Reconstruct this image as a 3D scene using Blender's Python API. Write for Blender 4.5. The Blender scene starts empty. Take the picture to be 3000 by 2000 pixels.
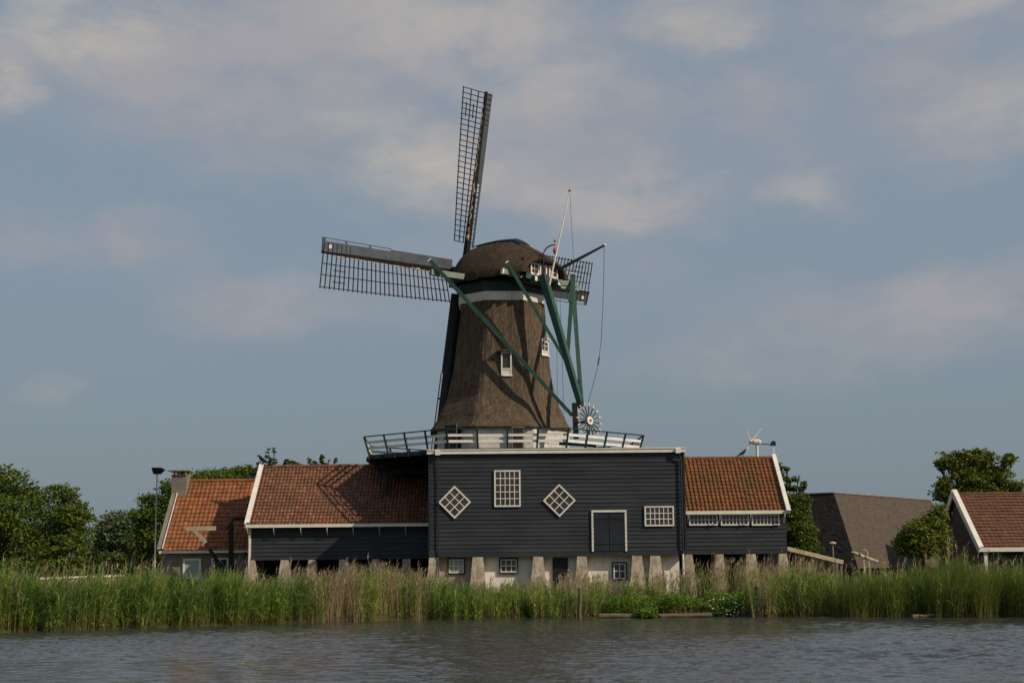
import bpy, bmesh, math, random
import numpy as np
from mathutils import Vector, Matrix
random.seed(7); rng = np.random.default_rng(11)
S = bpy.context.scene
COL = S.collection
R = math.radians
V = Vector

# ------------------------------------------------------------------ camera geometry
F = 4400.0; PIT = R(8.63); ROLL = R(-0.5); HC = 2.3
CM = (Matrix.Rotation(math.pi/2+PIT, 3, 'X') @ Matrix.Rotation(ROLL, 3, 'Z'))
def ray(u, v):
    return CM @ V(((u-1500)/F, -(v-1000)/F, -1.0))
def P(u, v, Y):
    """world point seen at (u, v) of the 3000x2000 photograph when it stands Y metres away"""
    d = ray(u, v); d = d*(Y/d.y)
    return V((d.x, d.y, d.z+HC))
def G(u, v, z=0.0):
    d = ray(u, v); d = d*((z-HC)/d.z)
    return V((d.x, d.y, z))
def rect(u0, v0, u1, v1, Y):
    um, vm = (u0+u1)/2, (v0+v1)/2
    return P(u0, vm, Y).x, P(u1, vm, Y).x, P(um, v1, Y).z, P(um, v0, Y).z
def Zat(u, v, Y): return P(u, v, Y).z
def Xat(u, v, Y): return P(u, v, Y).x

# ------------------------------------------------------------------ materials
class NT:
    def __init__(s, name):
        s.m = bpy.data.materials.new(name); s.m.use_nodes = True
        s.t = s.m.node_tree; s.t.nodes.clear()
        s.out = s.n('ShaderNodeOutputMaterial'); s.b = s.n('ShaderNodeBsdfPrincipled')
        s.l(s.b.outputs[0], s.out.inputs[0])
    def n(s, k, **kw):
        x = s.t.nodes.new(k)
        for a, b in kw.items(): setattr(x, a, b)
        return x
    def l(s, a, b): s.t.links.new(a, b)
    def ramp(s, fac, stops):
        r = s.n('ShaderNodeValToRGB'); e = r.color_ramp.elements
        while len(e) < len(stops): e.new(0.5)
        for i, (p, c) in enumerate(stops):
            e[i].position = p; e[i].color = (*c, 1)
        s.l(fac, r.inputs[0]); return r.outputs[0]
    def coord(s, kind='Object', scale=(1, 1, 1)):
        c = s.n('ShaderNodeTexCoord'); m = s.n('ShaderNodeMapping')
        m.inputs['Scale'].default_value = scale
        s.l(c.outputs[kind], m.inputs[0]); return m.outputs[0]
    def noise(s, vec, scale, detail=4, rough=.6, dist=0):
        x = s.n('ShaderNodeTexNoise'); x.inputs['Scale'].default_value = scale
        x.inputs['Detail'].default_value = detail; x.inputs['Roughness'].default_value = rough
        x.inputs['Distortion'].default_value = dist
        s.l(vec, x.inputs['Vector']); return x.outputs[0]
    def mix(s, fac, a, b, mode='MIX'):
        x = s.n('ShaderNodeMix', data_type='RGBA', blend_type=mode)
        for sock, val in ((x.inputs[0], fac), (x.inputs[6], a), (x.inputs[7], b)):
            if isinstance(val, (int, float)): sock.default_value = val
            elif isinstance(val, tuple): sock.default_value = (*val, 1)
            else: s.l(val, sock)
        return x.outputs[2]
    def math(s, op, a, b=0.0):
        x = s.n('ShaderNodeMath', operation=op)
        for sock, val in ((x.inputs[0], a), (x.inputs[1], b)):
            if isinstance(val, (int, float)): sock.default_value = val
            else: s.l(val, sock)
        return x.outputs[0]
    def bump(s, h, strength=.3, dist=.05):
        b = s.n('ShaderNodeBump'); b.inputs['Strength'].default_value = strength
        b.inputs['Distance'].default_value = dist
        s.l(h, b.inputs['Height']); s.l(b.outputs[0], s.b.inputs['Normal'])
    def fin(s, col, rough=.7, spec=.3):
        if isinstance(col, tuple): s.b.inputs['Base Color'].default_value = (*col, 1)
        else: s.l(col, s.b.inputs['Base Color'])
        if isinstance(rough, (int, float)): s.b.inputs['Roughness'].default_value = rough
        else: s.l(rough, s.b.inputs['Roughness'])
        s.b.inputs['Specular IOR Level'].default_value = spec
        return s.m

def painted(name, c, var=.25, rough=.5, spec=.35, scale=1.5, stretch=(1, 1, 1), bump=.15):
    t = NT(name)
    n1 = t.noise(t.coord(scale=stretch), scale, 5, .65)
    d = tuple(x*(1-var) for x in c); l = tuple(min(.95, x*(1+var*.6)) for x in c)
    col = t.ramp(n1, [(.3, d), (.7, l)])
    t.bump(t.noise(t.coord(scale=stretch), scale*9, 3), bump, .02)
    return t.fin(col, rough, spec)

def m_boards(name, base, pitch, bl=4.2):
    """tarred weatherboards: every board has its own tone, with weather streaks along it"""
    t = NT(name)
    c = t.n('ShaderNodeTexCoord'); sx = t.n('ShaderNodeSeparateXYZ'); t.l(c.outputs['Object'], sx.inputs[0])
    row = t.math('FLOOR', t.math('DIVIDE', sx.outputs[2], pitch))
    wn = t.n('ShaderNodeTexWhiteNoise', noise_dimensions='1D'); t.l(row, wn.inputs['W'])
    seg = t.math('FLOOR', t.math('ADD', t.math('DIVIDE', sx.outputs[0], bl), t.math('MULTIPLY', wn.outputs[0], 7.3)))
    cv = t.n('ShaderNodeCombineXYZ'); t.l(row, cv.inputs[0]); t.l(seg, cv.inputs[1])
    w2 = t.n('ShaderNodeTexWhiteNoise', noise_dimensions='2D'); t.l(cv.outputs[0], w2.inputs['Vector'])
    n1 = t.noise(t.coord(scale=(.35, .35, 5)), 2.2, 6, .7)
    n2 = t.noise(t.coord(scale=(1, 1, 1)), .35, 3, .6)
    f = t.math('ADD', t.math('MULTIPLY', w2.outputs[0], .20), t.math('ADD', t.math('MULTIPLY', n1, .5), t.math('MULTIPLY', n2, .45)))
    col = t.ramp(f, [(.32, tuple(x*.7 for x in base)), (.57, base), (.85, (base[0]*1.6, base[1]*1.55, base[2]*1.5))])
    col = t.mix(t.ramp(t.noise(t.coord(scale=(.22, .22, .9)), 1.3, 6, .75), [(.5, (0, 0, 0)), (.72, (.55, .55, .55))]), col, (.058, .062, .062))
    t.bump(t.noise(t.coord(scale=(.5, .5, 9)), 6, 4), .35, .02)
    return t.fin(col, .6, .22)

def m_tiles(name, cols, moss=.35, mosscol=(.05, .055, .025)):
    t = NT(name)
    uv = t.n('ShaderNodeUVMap'); fl = t.n('ShaderNodeVectorMath', operation='FLOOR')
    t.l(uv.outputs[0], fl.inputs[0])
    wn = t.n('ShaderNodeTexWhiteNoise', noise_dimensions='2D'); t.l(fl.outputs[0], wn.inputs['Vector'])
    n = len(cols)
    base = t.ramp(wn.outputs[0], [(i/(n-1), c) for i, c in enumerate(cols)])
    n1 = t.noise(t.coord(), .9, 6, .7); n2 = t.noise(t.coord(), 9, 4, .6)
    f = t.math('MULTIPLY', t.math('ADD', n1, t.math('MULTIPLY', n2, .35)), 1.0)
    mk = t.ramp(f, [(.52, (0, 0, 0)), (.85, (moss, moss, moss))])
    col = t.mix(mk, base, mosscol)
    dirt = t.ramp(t.noise(t.coord(), 3.5, 5, .7), [(.35, (.72, .72, .72)), (.6, (1, 1, 1))])
    col = t.mix(1.0, col, dirt, 'MULTIPLY')
    t.bump(n2, .3, .02)
    return t.fin(col, .75, .25)

def m_thatch(name='thatch', k=1.0, g=1.0):
    t = NT(name)
    big = t.noise(t.coord(), .55, 5, .65)
    st = t.noise(t.coord(scale=(9, 9, 1.1)), 2.2, 6, .75)
    fine = t.noise(t.coord(scale=(5, 5, 1.0)), 3, 5, .75)
    c = t.ramp(st, [(.28, (.040*k, .030*k*g, .022*k)), (.5, (.110*k, .084*k*g, .062*k)), (.72, (.20*k, .158*k*g, .122*k))])
    st2 = t.noise(t.coord(scale=(3, 3, .5)), 1.5, 5, .7)
    c = t.mix(.85, c, t.ramp(st2, [(.3, (.46, .45, .43)), (.7, (1.36, 1.33, 1.28))]), 'MULTIPLY')
    mossy = t.ramp(big, [(.42, (0, 0, 0)), (.72, (.55, .55, .55))])
    c = t.mix(mossy, c, (.060*k, .050*k, .028*k))
    c = t.mix(.7, c, t.ramp(fine, [(.32, (.3, .3, .3)), (.68, (1.35, 1.3, 1.25))]), 'MULTIPLY')
    t.bump(t.math('ADD', st, fine), .5, .03)
    return t.fin(c, .95, .08)

def m_brick(name, c1, c2, mortar, sc=1.0):
    t = NT(name)
    v = t.coord(scale=(1, 1, 1))
    sp = t.n('ShaderNodeSeparateXYZ'); t.l(v, sp.inputs[0])
    cb = t.n('ShaderNodeCombineXYZ'); t.l(t.math('ADD', sp.outputs[0], sp.outputs[1]), cb.inputs[0]); t.l(sp.outputs[2], cb.inputs[1])
    b = t.n('ShaderNodeTexBrick'); t.l(cb.outputs[0], b.inputs['Vector'])
    b.inputs['Color1'].default_value = (*c1, 1); b.inputs['Color2'].default_value = (*c2, 1); b.inputs['Mortar'].default_value = (*mortar, 1)
    b.inputs['Scale'].default_value = 1; b.inputs['Brick Width'].default_value = .22*sc; b.inputs['Row Height'].default_value = .07*sc
    b.inputs['Mortar Size'].default_value = .012*sc
    n = t.noise(t.coord(), 1.6, 6, .7)
    col = t.mix(.6, b.outputs[0], t.ramp(n, [(.3, (.5, .48, .45)), (.7, (1.1, 1.1, 1.1))]), 'MULTIPLY')
    t.bump(b.outputs['Fac'], -.3, .01)
    return t.fin(col, .85, .2)

def m_leaf(name, tl=.3):
    t = NT(name)
    a = t.n('ShaderNodeAttribute', attribute_name='Col')
    t.fin(a.outputs['Color'], .6, .14)
    tr = t.n('ShaderNodeBsdfTranslucent'); t.l(a.outputs['Color'], tr.inputs[0])
    mx = t.n('ShaderNodeMixShader'); mx.inputs[0].default_value = tl
    t.l(t.b.outputs[0], mx.inputs[1]); t.l(tr.outputs[0], mx.inputs[2]); t.l(mx.outputs[0], t.out.inputs[0])
    return t.m

def m_plaster():
    t = NT('limewashed_plaster')
    n = t.noise(t.coord(), 1.1, 7, .72); n2 = t.noise(t.coord(scale=(3, 3, .6)), 2, 5, .7)
    c = t.ramp(n, [(.28, (.56, .49, .41)), (.46, (.72, .65, .56)), (.7, (.82, .77, .69))])
    c = t.mix(t.ramp(n2, [(.52, (0, 0, 0)), (.8, (.6, .6, .6))]), c, (.36, .29, .22))
    t.bump(t.noise(t.coord(), 20, 4), .3, .02)
    return t.fin(c, .9, .15)

def m_pier():
    t = NT('weathered_concrete')
    n = t.noise(t.coord(), 1.5, 7, .75); n2 = t.noise(t.coord(scale=(2, 2, .7)), 2.5, 6, .7)
    c = t.ramp(n, [(.28, (.23, .175, .12)), (.5, (.40, .33, .25)), (.72, (.56, .49, .40))])
    c = t.mix(t.ramp(n2, [(.45, (0, 0, 0)), (.7, (.8, .8, .8))]), c, (.13, .11, .075))
    t.bump(t.noise(t.coord(), 14, 5), .5, .03)
    return t.fin(c, .92, .12)

def m_water():
    t = NT('canal_water')
    def wave(sc, rot, det, dist=0.3):
        c = t.n('ShaderNodeTexCoord'); m = t.n('ShaderNodeMapping')
        m.inputs['Rotation'].default_value = (0, 0, rot); m.inputs['Scale'].default_value = sc
        t.l(c.outputs['Object'], m.inputs[0]); return t.noise(m.outputs[0], 1, det, .55, dist)
    a = wave((5, 8, 1), R(12), 3); b = wave((11, 17, 1), R(-14), 2)
    h = t.math('ADD', t.math('MULTIPLY', a, .6), t.math('MULTIPLY', b, .3))
    t.bump(h, .6, .03)
    t.b.inputs['IOR'].default_value = 1.33
    return t.fin((.040, .042, .041), .06, .5)

def m_ground():
    t = NT('grassy_ground')
    n = t.noise(t.coord(), .6, 8, .7)
    return t.fin(t.ramp(n, [(.3, (.035, .035, .016)), (.55, (.06, .075, .028)), (.75, (.10, .10, .045))]), .95, .1)

MT = {}
MT['tar'] = m_boards('tarred_weatherboards', (.026, .030, .035), .215)
MT['tarpaint'] = painted('black_tar_paint', (.020, .024, .031), .3, .5, .3)
MT['white'] = painted('old_white_paint', (.72, .68, .60), .16, .5, .35, 2.0)
MT['dirtywhite'] = painted('dirty_white_paint', (.58, .55, .50), .3, .6, .3, 2.5)
MT['green'] = painted('weathered_green_paint', (.032, .080, .055), .4, .5, .35, 2.2, (3, 3, .6))
MT['dgreen'] = painted('dark_green_paint', (.012, .032, .024), .35, .5, .35, 2.0)
MT['greygreen'] = painted('pale_grey_green_paint', (.20, .25, .215), .3, .55, .3, 2.0)
MT['black'] = painted('black_paint', (.012, .013, .015), .3, .5, .3)
MT['lattice'] = painted('lattice_black', (.014, .013, .013), .3, .7, .15)
MT['sailboard'] = painted('blue_grey_sail_boards', (.078, .092, .106), .3, .45, .4, 1.4, (1, 1, 1))
MT['red'] = painted('red_paint', (.46, .05, .035), .25, .5, .35)
MT['dred'] = painted('dark_red_paint', (.060, .016, .012), .35, .6, .3)
MT['pink'] = painted('faded_red_paint', (.42, .16, .13), .25, .5, .35)
MT['canvas'] = painted('rolled_canvas', (.46, .34, .22), .5, .9, .1, 3.0)
MT['wood'] = painted('bare_grey_wood', (.22, .185, .14), .35, .85, .15, 2.0, (1, 1, 4))
MT['palewood'] = painted('pale_peeled_wood', (.40, .34, .23), .3, .8, .15, 2.0)
MT['postwood'] = painted('wet_post_wood', (.15, .122, .082), .4, .85, .15, 3.0, (3, 3, .6))
MT['steel'] = painted('galvanised_steel', (.40, .41, .42), .15, .4, .5)
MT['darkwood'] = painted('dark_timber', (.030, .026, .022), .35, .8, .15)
MT['thatch'] = m_thatch('thatch', 1.14, 1.0); MT['capthatch'] = m_thatch('mossy_cap_thatch', .62, 1.02)
MT['tiles'] = m_tiles('red_pantiles', [(.15, .060, .036), (.23, .085, .048), (.18, .066, .038), (.29, .125, .072), (.12, .052, .034)], .5)
MT['tilesmoss'] = m_tiles('mossy_orange_pantiles', [(.20, .062, .026), (.26, .082, .030), (.17, .060, .028), (.29, .10, .038), (.14, .055, .024)], .75, (.085, .07, .018))
MT['tilesorange'] = m_tiles('orange_pantiles', [(.27, .090, .036), (.34, .118, .045), (.23, .075, .032), (.37, .14, .055)], .4, (.06, .05, .025))
MT['tilesbrown'] = m_tiles('brown_red_tiles', [(.140, .058, .032), (.160, .067, .037), (.125, .052, .029), (.178, .078, .046)], .2)
MT['slates'] = m_tiles('brown_grey_shingles', [(.088, .064, .048), (.093, .068, .051), (.085, .062, .046), (.096, .071, .054)], .25, (.06, .047, .034))
MT['brick'] = m_brick('grey_yellow_brick', (.20, .17, .125), (.27, .23, .17), (.22, .20, .17))
MT['pinkbrick'] = m_brick('pale_pink_brick', (.38, .27, .19), (.46, .35, .26), (.45, .40, .34))
MT['darkbrick'] = m_brick('dark_back_wall_brick', (.05, .04, .033), (.07, .055, .045), (.06, .055, .05))
MT['plaster'] = m_plaster(); MT['pier'] = m_pier(); MT['water'] = m_water(); MT['ground'] = m_ground()
MT['leaf'] = m_leaf('leaves'); MT['reed'] = m_leaf('reed_leaves', .42)
def m_glass():
    t = NT('window_glass')
    n = t.noise(t.coord(), 1.2, 2)
    t.bump(n, .12, .05)
    return t.fin(t.ramp(n, [(.35, (.030, .026, .023)), (.65, (.060, .050, .044))]), .06, .5)
MT['glass'] = m_glass()
MT['curtain'] = painted('pale_net_curtain_behind_glass', (.34, .35, .36), .3, .4, .4, 3, (4, 4, .5))
MT['bark'] = painted('bark', (.055, .045, .035), .4, .9, .1, 4, (2, 2, .5))
MT['feather'] = painted('black_feathers', (.012, .012, .014), .3, .5, .3)

# ------------------------------------------------------------------ mesh helpers
def wloc(o):
    p = V(o.location)
    if o.parent is not None: p = p+wloc(o.parent)+o.matrix_parent_inverse.translation
    return p
def put(o, parent):
    COL.objects.link(o)
    if parent is not None:
        o.parent = parent; o.matrix_parent_inverse = Matrix.Translation(-wloc(parent))
    return o
class MB:
    def __init__(s): s.v = []; s.f = []; s.mi = []
    def add(s, vs, fs, mi=0):
        o = len(s.v); s.v += [tuple(v) for v in vs]; s.f += [tuple(i+o for i in f) for f in fs]; s.mi += [mi]*len(fs); return s
    def box(s, x0, x1, y0, y1, z0, z1, mi=0):
        return s.add([(x0, y0, z0), (x1, y0, z0), (x1, y1, z0), (x0, y1, z0), (x0, y0, z1), (x1, y0, z1), (x1, y1, z1), (x0, y1, z1)],
                     [(0, 3, 2, 1), (4, 5, 6, 7), (0, 1, 5, 4), (1, 2, 6, 5), (2, 3, 7, 6), (3, 0, 4, 7)], mi)
    def bar(s, p, q, w, h=None, up=(0, 0, 1), mi=0, w2=None, h2=None):
        p, q = V(p), V(q); h = h or w; w2 = w2 or w; h2 = h2 or h
        d = (q-p).normalized(); up = V(up)
        if abs(d.dot(up)) > .98: up = V((0, 1, 0)) if abs(d.y) < .9 else V((1, 0, 0))
        a = d.cross(up).normalized(); b = a.cross(d).normalized()
        vs = []
        for c, ww, hh in ((p, w, h), (q, w2, h2)):
            for sa, sb in ((-1, -1), (1, -1), (1, 1), (-1, 1)): vs.append(c+a*(sa*ww/2)+b*(sb*hh/2))
        return s.add(vs, [(3, 2, 1, 0), (4, 5, 6, 7), (0, 1, 5, 4), (1, 2, 6, 5), (2, 3, 7, 6), (3, 0, 4, 7)], mi)
    def tube(s, pts, r, n=8, mi=0):
        pts = [V(p) for p in pts]
        if not hasattr(r, '__len__'): r = [r]*len(pts)
        vs = []; fs = []
        for i, p in enumerate(pts):
            d = (pts[min(i+1, len(pts)-1)]-pts[max(i-1, 0)]).normalized()
            up = V((0, 0, 1)) if abs(d.z) < .95 else V((0, 1, 0))
            a = d.cross(up).normalized(); b = a.cross(d)
            for k in range(n):
                t = 2*math.pi*k/n; vs.append(p+(a*math.cos(t)+b*math.sin(t))*r[i])
        for i in range(len(pts)-1):
            for k in range(n):
                k2 = (k+1) % n; fs.append((i*n+k, i*n+k2, (i+1)*n+k2, (i+1)*n+k))
        fs.append(tuple(range(n))[::-1]); fs.append(tuple(range((len(pts)-1)*n, len(pts)*n)))
        return s.add(vs, fs, mi)
    def prism(s, pts, vec, mi=0):
        n = len(pts); vec = V(vec); vs = [V(p) for p in pts]+[V(p)+vec for p in pts]
        return s.add(vs, [tuple(range(n))[::-1], tuple(range(n, 2*n))]+[(i, (i+1) % n, n+(i+1) % n, n+i) for i in range(n)], mi)
    def ball(s, c, r, n=10, m=7, mi=0, rot=None):
        c = V(c); r = (r, r, r) if not hasattr(r, '__len__') else r
        vs = []; fs = []
        for j in range(m+1):
            th = math.pi*j/m
            for i in range(n):
                ph = 2*math.pi*i/n
                p = V((r[0]*math.sin(th)*math.cos(ph), r[1]*math.sin(th)*math.sin(ph), r[2]*math.cos(th)))
                if rot: p = rot @ p
                vs.append(c+p)
        for j in range(m):
            for i in range(n):
                fs.append((j*n+i, (j+1)*n+i, (j+1)*n+(i+1) % n, j*n+(i+1) % n))
        return s.add(vs, fs, mi)
    def frustum(s, x0, x1, y0, y1, z0, X0, X1, Y0, Y1, z1, mi=0):
        return s.add([(x0, y0, z0), (x1, y0, z0), (x1, y1, z0), (x0, y1, z0), (X0, Y0, z1), (X1, Y0, z1), (X1, Y1, z1), (X0, Y1, z1)],
                     [(0, 3, 2, 1), (4, 5, 6, 7), (0, 1, 5, 4), (1, 2, 6, 5), (2, 3, 7, 6), (3, 0, 4, 7)], mi)
    def build(s, name, mats, parent=None, smooth=False, label=None, uv=None, weld=False):
        me = bpy.data.meshes.new(name); me.from_pydata(s.v, [], s.f)
        if not isinstance(mats, (list, tuple)): mats = [mats]
        for m in mats: me.materials.append(MT[m] if isinstance(m, str) else m)
        if len(mats) > 1: me.polygons.foreach_set('material_index', s.mi)
        if smooth: me.polygons.foreach_set('use_smooth', [True]*len(me.polygons))
        if uv is not None:
            L = me.uv_layers.new(name='UVMap')
            vi = np.zeros(len(me.loops), int); me.loops.foreach_get('vertex_index', vi)
            L.data.foreach_set('uv', np.asarray(uv, float)[vi].ravel())
        me.update()
        o = bpy.data.objects.new(name, me); put(o, parent)
        if label: o['label'] = label
        return o
def np_mesh(name, Vt, quads, col, mat, parent=None):
    Vt = np.asarray(Vt, np.float32); quads = np.asarray(quads, np.int32); k = quads.shape[1]
    me = bpy.data.meshes.new(name)
    me.vertices.add(len(Vt)); me.vertices.foreach_set('co', Vt.ravel())
    me.loops.add(quads.size); me.loops.foreach_set('vertex_index', quads.ravel())
    me.polygons.add(len(quads)); me.polygons.foreach_set('loop_start', np.arange(0, quads.size, k, dtype=np.int32))
    me.polygons.foreach_set('loop_total', np.full(len(quads), k, np.int32))
    me.update(calc_edges=True)
    if col is not None:
        a = me.color_attributes.new('Col', 'FLOAT_COLOR', 'POINT')
        c4 = np.ones((len(Vt), 4), np.float32); c4[:, :3] = col
        a.data.foreach_set('color', c4.ravel())
    me.materials.append(MT[mat])
    o = bpy.data.objects.new(name, me); put(o, parent); return o
def tag(o, label, cat, group=None, kind=None):
    if label: o['label'] = label
    if cat: o['category'] = cat
    if group: o['group'] = group
    if kind: o['kind'] = kind
    return o
def thing(name, label, cat, loc, group=None, parent=None):
    o = bpy.data.objects.new(name, None); o.location = loc; o.empty_display_size = .3
    put(o, parent)
    return tag(o, label, cat, group) if label else o
def node(name, loc, parent):          # an Empty that is a part and carries sub-parts
    o = bpy.data.objects.new(name, None); COL.objects.link(o); o.empty_display_size = .2
    o.parent = parent; o.location = V(loc)-wloc(parent); return o

def clapboard(mb, p, q, z0, z1, pitch=.215, lip=.036, mi=0):
    """weatherboards on the wall p->q (outside is to the right of p->q), each overlapping the one below"""
    p, q = V((p[0], p[1], 0)), V((q[0], q[1], 0)); d = (q-p).normalized(); nrm = V((d.y, -d.x, 0))
    k = max(1, round((z1-z0)/pitch)); ph = (z1-z0)/k
    L = (q-p).length; nx = max(1, int(L/2.2))
    for i in range(k):
        a = z0+i*ph; b = a+ph
        js = [random.uniform(-.004, .006) for _ in range(nx+1)]
        jz = [random.uniform(-.006, .006) for _ in range(nx+1)]
        for s in range(nx):
            e0 = p+d*(L*s/nx); e1 = p+d*(L*(s+1)/nx)
            l0 = lip+js[s]; l1 = lip+js[s+1]
            up = V((0, 0, 1))
            A = e0+nrm*l0+up*(a+jz[s]); B = e1+nrm*l1+up*(a+jz[s+1]); Cc = e1+nrm*.004+up*(b+.01); D = e0+nrm*.004+up*(b+.01)
            A2 = e0+up*(a+jz[s]); B2 = e1+up*(a+jz[s+1])
            mb.add([A, B, Cc, D, A2, B2], [(0, 1, 2, 3), (4, 5, 1, 0)], mi)
    return mb

def tile_roof(name, mat, e0, e1, r0, r1, parent, cw=.21, rh=.33, amp=.045, step=.04, flat=False, sag=.0):
    """pantiles from eave e0-e1 up to ridge r0-r1; every tile is modelled, UV counts columns and rows"""
    e0, e1, r0, r1 = map(V, (e0, e1, r0, r1))
    nrm = (e1-e0).cross(r0-e0).normalized()
    if nrm.z < 0: nrm = -nrm
    nc = max(2, round((e1-e0).length/cw)); nr = max(2, round((r0-e0).length/rh))
    prof = [(0, .0), (.18, .75), (.36, 1.0), (.54, .7), (.72, .12), (.86, 0)] if not flat else [(0, 0), (.06, .5), (.94, .5)]
    us = [(c+t, h) for c in range(nc) for t, h in prof]+[(nc, 0)]
    vs = []; uv = []; fs = []; W = len(us)
    rowj = [[random.gauss(0, .006) for _ in range(nc+1)] for _ in range(nr)]
    for r in range(nr):
        for t, st in ((r, step), (r+1.06, 0)):
            for u, h in us:
                c = min(int(u), nc-1)
                fu = u/nc; fv = min(t/nr, 1.0)
                p = (e0*(1-fu)+e1*fu)*(1-fv)+(r0*(1-fu)+r1*fu)*fv
                p = p+nrm*(amp*h+st+rowj[r][c]-sag*math.sin(math.pi*fu)*math.sin(math.pi*fv))
                vs.append(p); uv.append((min(u, nc-.01)+.005, r+.5))
    for r in range(nr):
        b = 2*r*W
        for i in range(W-1): fs.append((b+i, b+i+1, b+W+i+1, b+W+i))
        if r:
            a = (2*r-1)*W
            for i in range(W-1): fs.append((a+i, a+i+1, b+i+1, b+i))
    o = len(vs)
    for p in (e0, e1, r1, r0): vs.append(p-nrm*.03); uv.append((0, 0))
    fs.append((o, o+1, o+2, o+3)); fs.append((o, o+1, W-1, 0))
    mb = MB(); mb.add(vs, fs)
    return mb.build(name, mat, parent, smooth=False, uv=uv)

def window(parent, box, Y, cols, rows, fw=.07, mw=.035, mat='white', glass='glass', out=.0, name='window', rot=None, sash=None, sill=False):
    """window part (frame with glazing bars) and its pane as a sub-part, on a wall that faces the camera side"""
    x0, x1, z0, z1 = box; y = Y-out
    mb = MB()
    mb.box(x0, x0+fw, y-.085, y+.02, z0, z1); mb.box(x1-fw, x1, y-.085, y+.02, z0, z1)
    mb.box(x0+fw, x1-fw, y-.083, y+.02, z1-fw, z1); mb.box(x0+fw, x1-fw, y-.083, y+.02, z0, z0+fw)
    gx0, gx1, gz0, gz1 = x0+fw, x1-fw, z0+fw, z1-fw
    for i in range(1, cols):
        x = gx0+(gx1-gx0)*i/cols; mb.box(x-mw/2, x+mw/2, y-.068, y-.03, gz0, gz1)
    for j in range(1, rows):
        z = gz0+(gz1-gz0)*j/rows; mb.box(gx0, gx1, y-.066, y-.03, z-mw/2, z+mw/2)
    if sill: mb.box(x0-.05, x1+.05, y-.14, y+.02, z0-.06, z0-.003)
    pn = MB(); pn.box(gx0-.01, gx1+.01, y-.030, y+.01, gz0-.01, gz1+.01)
    for i in range(cols):
        for j in range(rows):
            a0, a1 = gx0+(gx1-gx0)*i/cols, gx0+(gx1-gx0)*(i+1)/cols; c0, c1 = gz0+(gz1-gz0)*j/rows, gz0+(gz1-gz0)*(j+1)/rows
            tx_, tz_ = random.gauss(0, .022), random.gauss(0, .03)
            pn.add([(a0, y-.044+tx_*(a1-a0)/2-tz_*(c1-c0)/2, c0), (a1, y-.044-tx_*(a1-a0)/2-tz_*(c1-c0)/2, c0), (a1, y-.044-tx_*(a1-a0)/2+tz_*(c1-c0)/2, c1), (a0, y-.044+tx_*(a1-a0)/2+tz_*(c1-c0)/2, c1)], [(0, 1, 2, 3)])
    if rot is not None:
        c = V(((x0+x1)/2, y, (z0+z1)/2)); M = Matrix.Rotation(rot, 3, 'Y')
        for m in (mb, pn): m.v = [tuple(c+M @ (V(v)-c)) for v in m.v]
    w = mb.build(name, mat, parent)
    pn.build('pane', glass, w)
    return w

GZ = 0.7   # level of the land behind the bank
# ------------------------------------------------------------------ ground and water
edge_px = [(-700, 1895), (-300, 1872), (0, 1853), (140, 1849), (340, 1843), (680, 1831), (1000, 1821), (1300, 1815), (1720, 1806), (2000, 1805), (2470, 1806), (3000, 1808), (3500, 1812)]
EP = [G(u, v) for u, v in edge_px]
EX = np.array([p.x for p in EP]); EY = np.array([p.y for p in EP])
def edgeY(x): return np.interp(x, EX, EY)
mb = MB()
xs = [-1500, -300, -80]+list(np.linspace(-40, 45, 86))+[80, 300, 1500]
offs = [(-2.5, -.9), (-.3, -.06), (.25, .05), (.8, .2), (1.8, .42), (3.5, .62), (5.5, GZ), (9, GZ), (20, GZ), (60, GZ), (250, GZ), (3000, GZ)]
for x in xs:
    ey = float(edgeY(x))
    for i, (o, z) in enumerate(offs):
        j = random.uniform(-.12, .12) if 0 < i < 5 else 0
        mb.v.append((x, ey+o+j, z+(j*.3 if i > 1 else 0)))
n = len(offs)
for a in range(len(xs)-1):
    for b in range(n-1):
        mb.f.append((a*n+b, (a+1)*n+b, (a+1)*n+b+1, a*n+b+1)); mb.mi.append(0)
g = mb.build('ground', 'ground', smooth=True); g['kind'] = 'structure'
def wave_height(X, Y, r):
    h = np.zeros_like(X)
    for i in range(46):
        lam = 10**r.uniform(-.74, .22); a = r.normal(R(78), R(32)); k = 2*math.pi/lam
        amp = .0054*lam**.68*r.uniform(.5, 1.2)
        ph = k*(X*math.cos(a)+Y*math.sin(a))+r.uniform(0, 6.28)+.8*np.sin(X*r.uniform(.2, .6)+r.uniform(0, 6))+.6*np.sin(Y*r.uniform(.15, .5)+r.uniform(0, 6))
        h += amp*(np.sin(ph)+.25*np.sin(2*ph+1.2))
    gust = .75+.45*np.sin(X*.11+.05*Y+1.0)*np.sin(Y*.13-.04*X)+.2*np.sin(X*.31+1.7)*np.sin(Y*.24+X*.1)
    return h*np.clip(gust, .35, 1.4)
rows = [24.0]
while rows[-1] < 84: rows.append(rows[-1]+.055+.0011*(rows[-1]-24))
rows = np.array(rows); ts = np.linspace(-1, 1, 760)
yy, tt = np.meshgrid(rows, ts, indexing='ij'); xx = tt*(yy*.36+3.5)
zz = wave_height(xx, yy, np.random.default_rng(3))
fadeout = np.clip((1-abs(tt))/.03, 0, 1)*np.clip((yy-24)/1.0, 0, 1)*np.clip((84-yy)/1.0, 0, 1)
zz *= fadeout
nr_, nc_ = xx.shape
idx = np.arange(nr_*nc_).reshape(nr_, nc_)
qw = np.stack([idx[:-1, :-1], idx[:-1, 1:], idx[1:, 1:], idx[1:, :-1]], -1).reshape(-1, 4)
base_v = np.stack([xx, yy, zz], -1).reshape(-1, 3)
i0, i1, i2, i3 = idx[0, 0], idx[0, -1], idx[-1, -1], idx[-1, 0]
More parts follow.
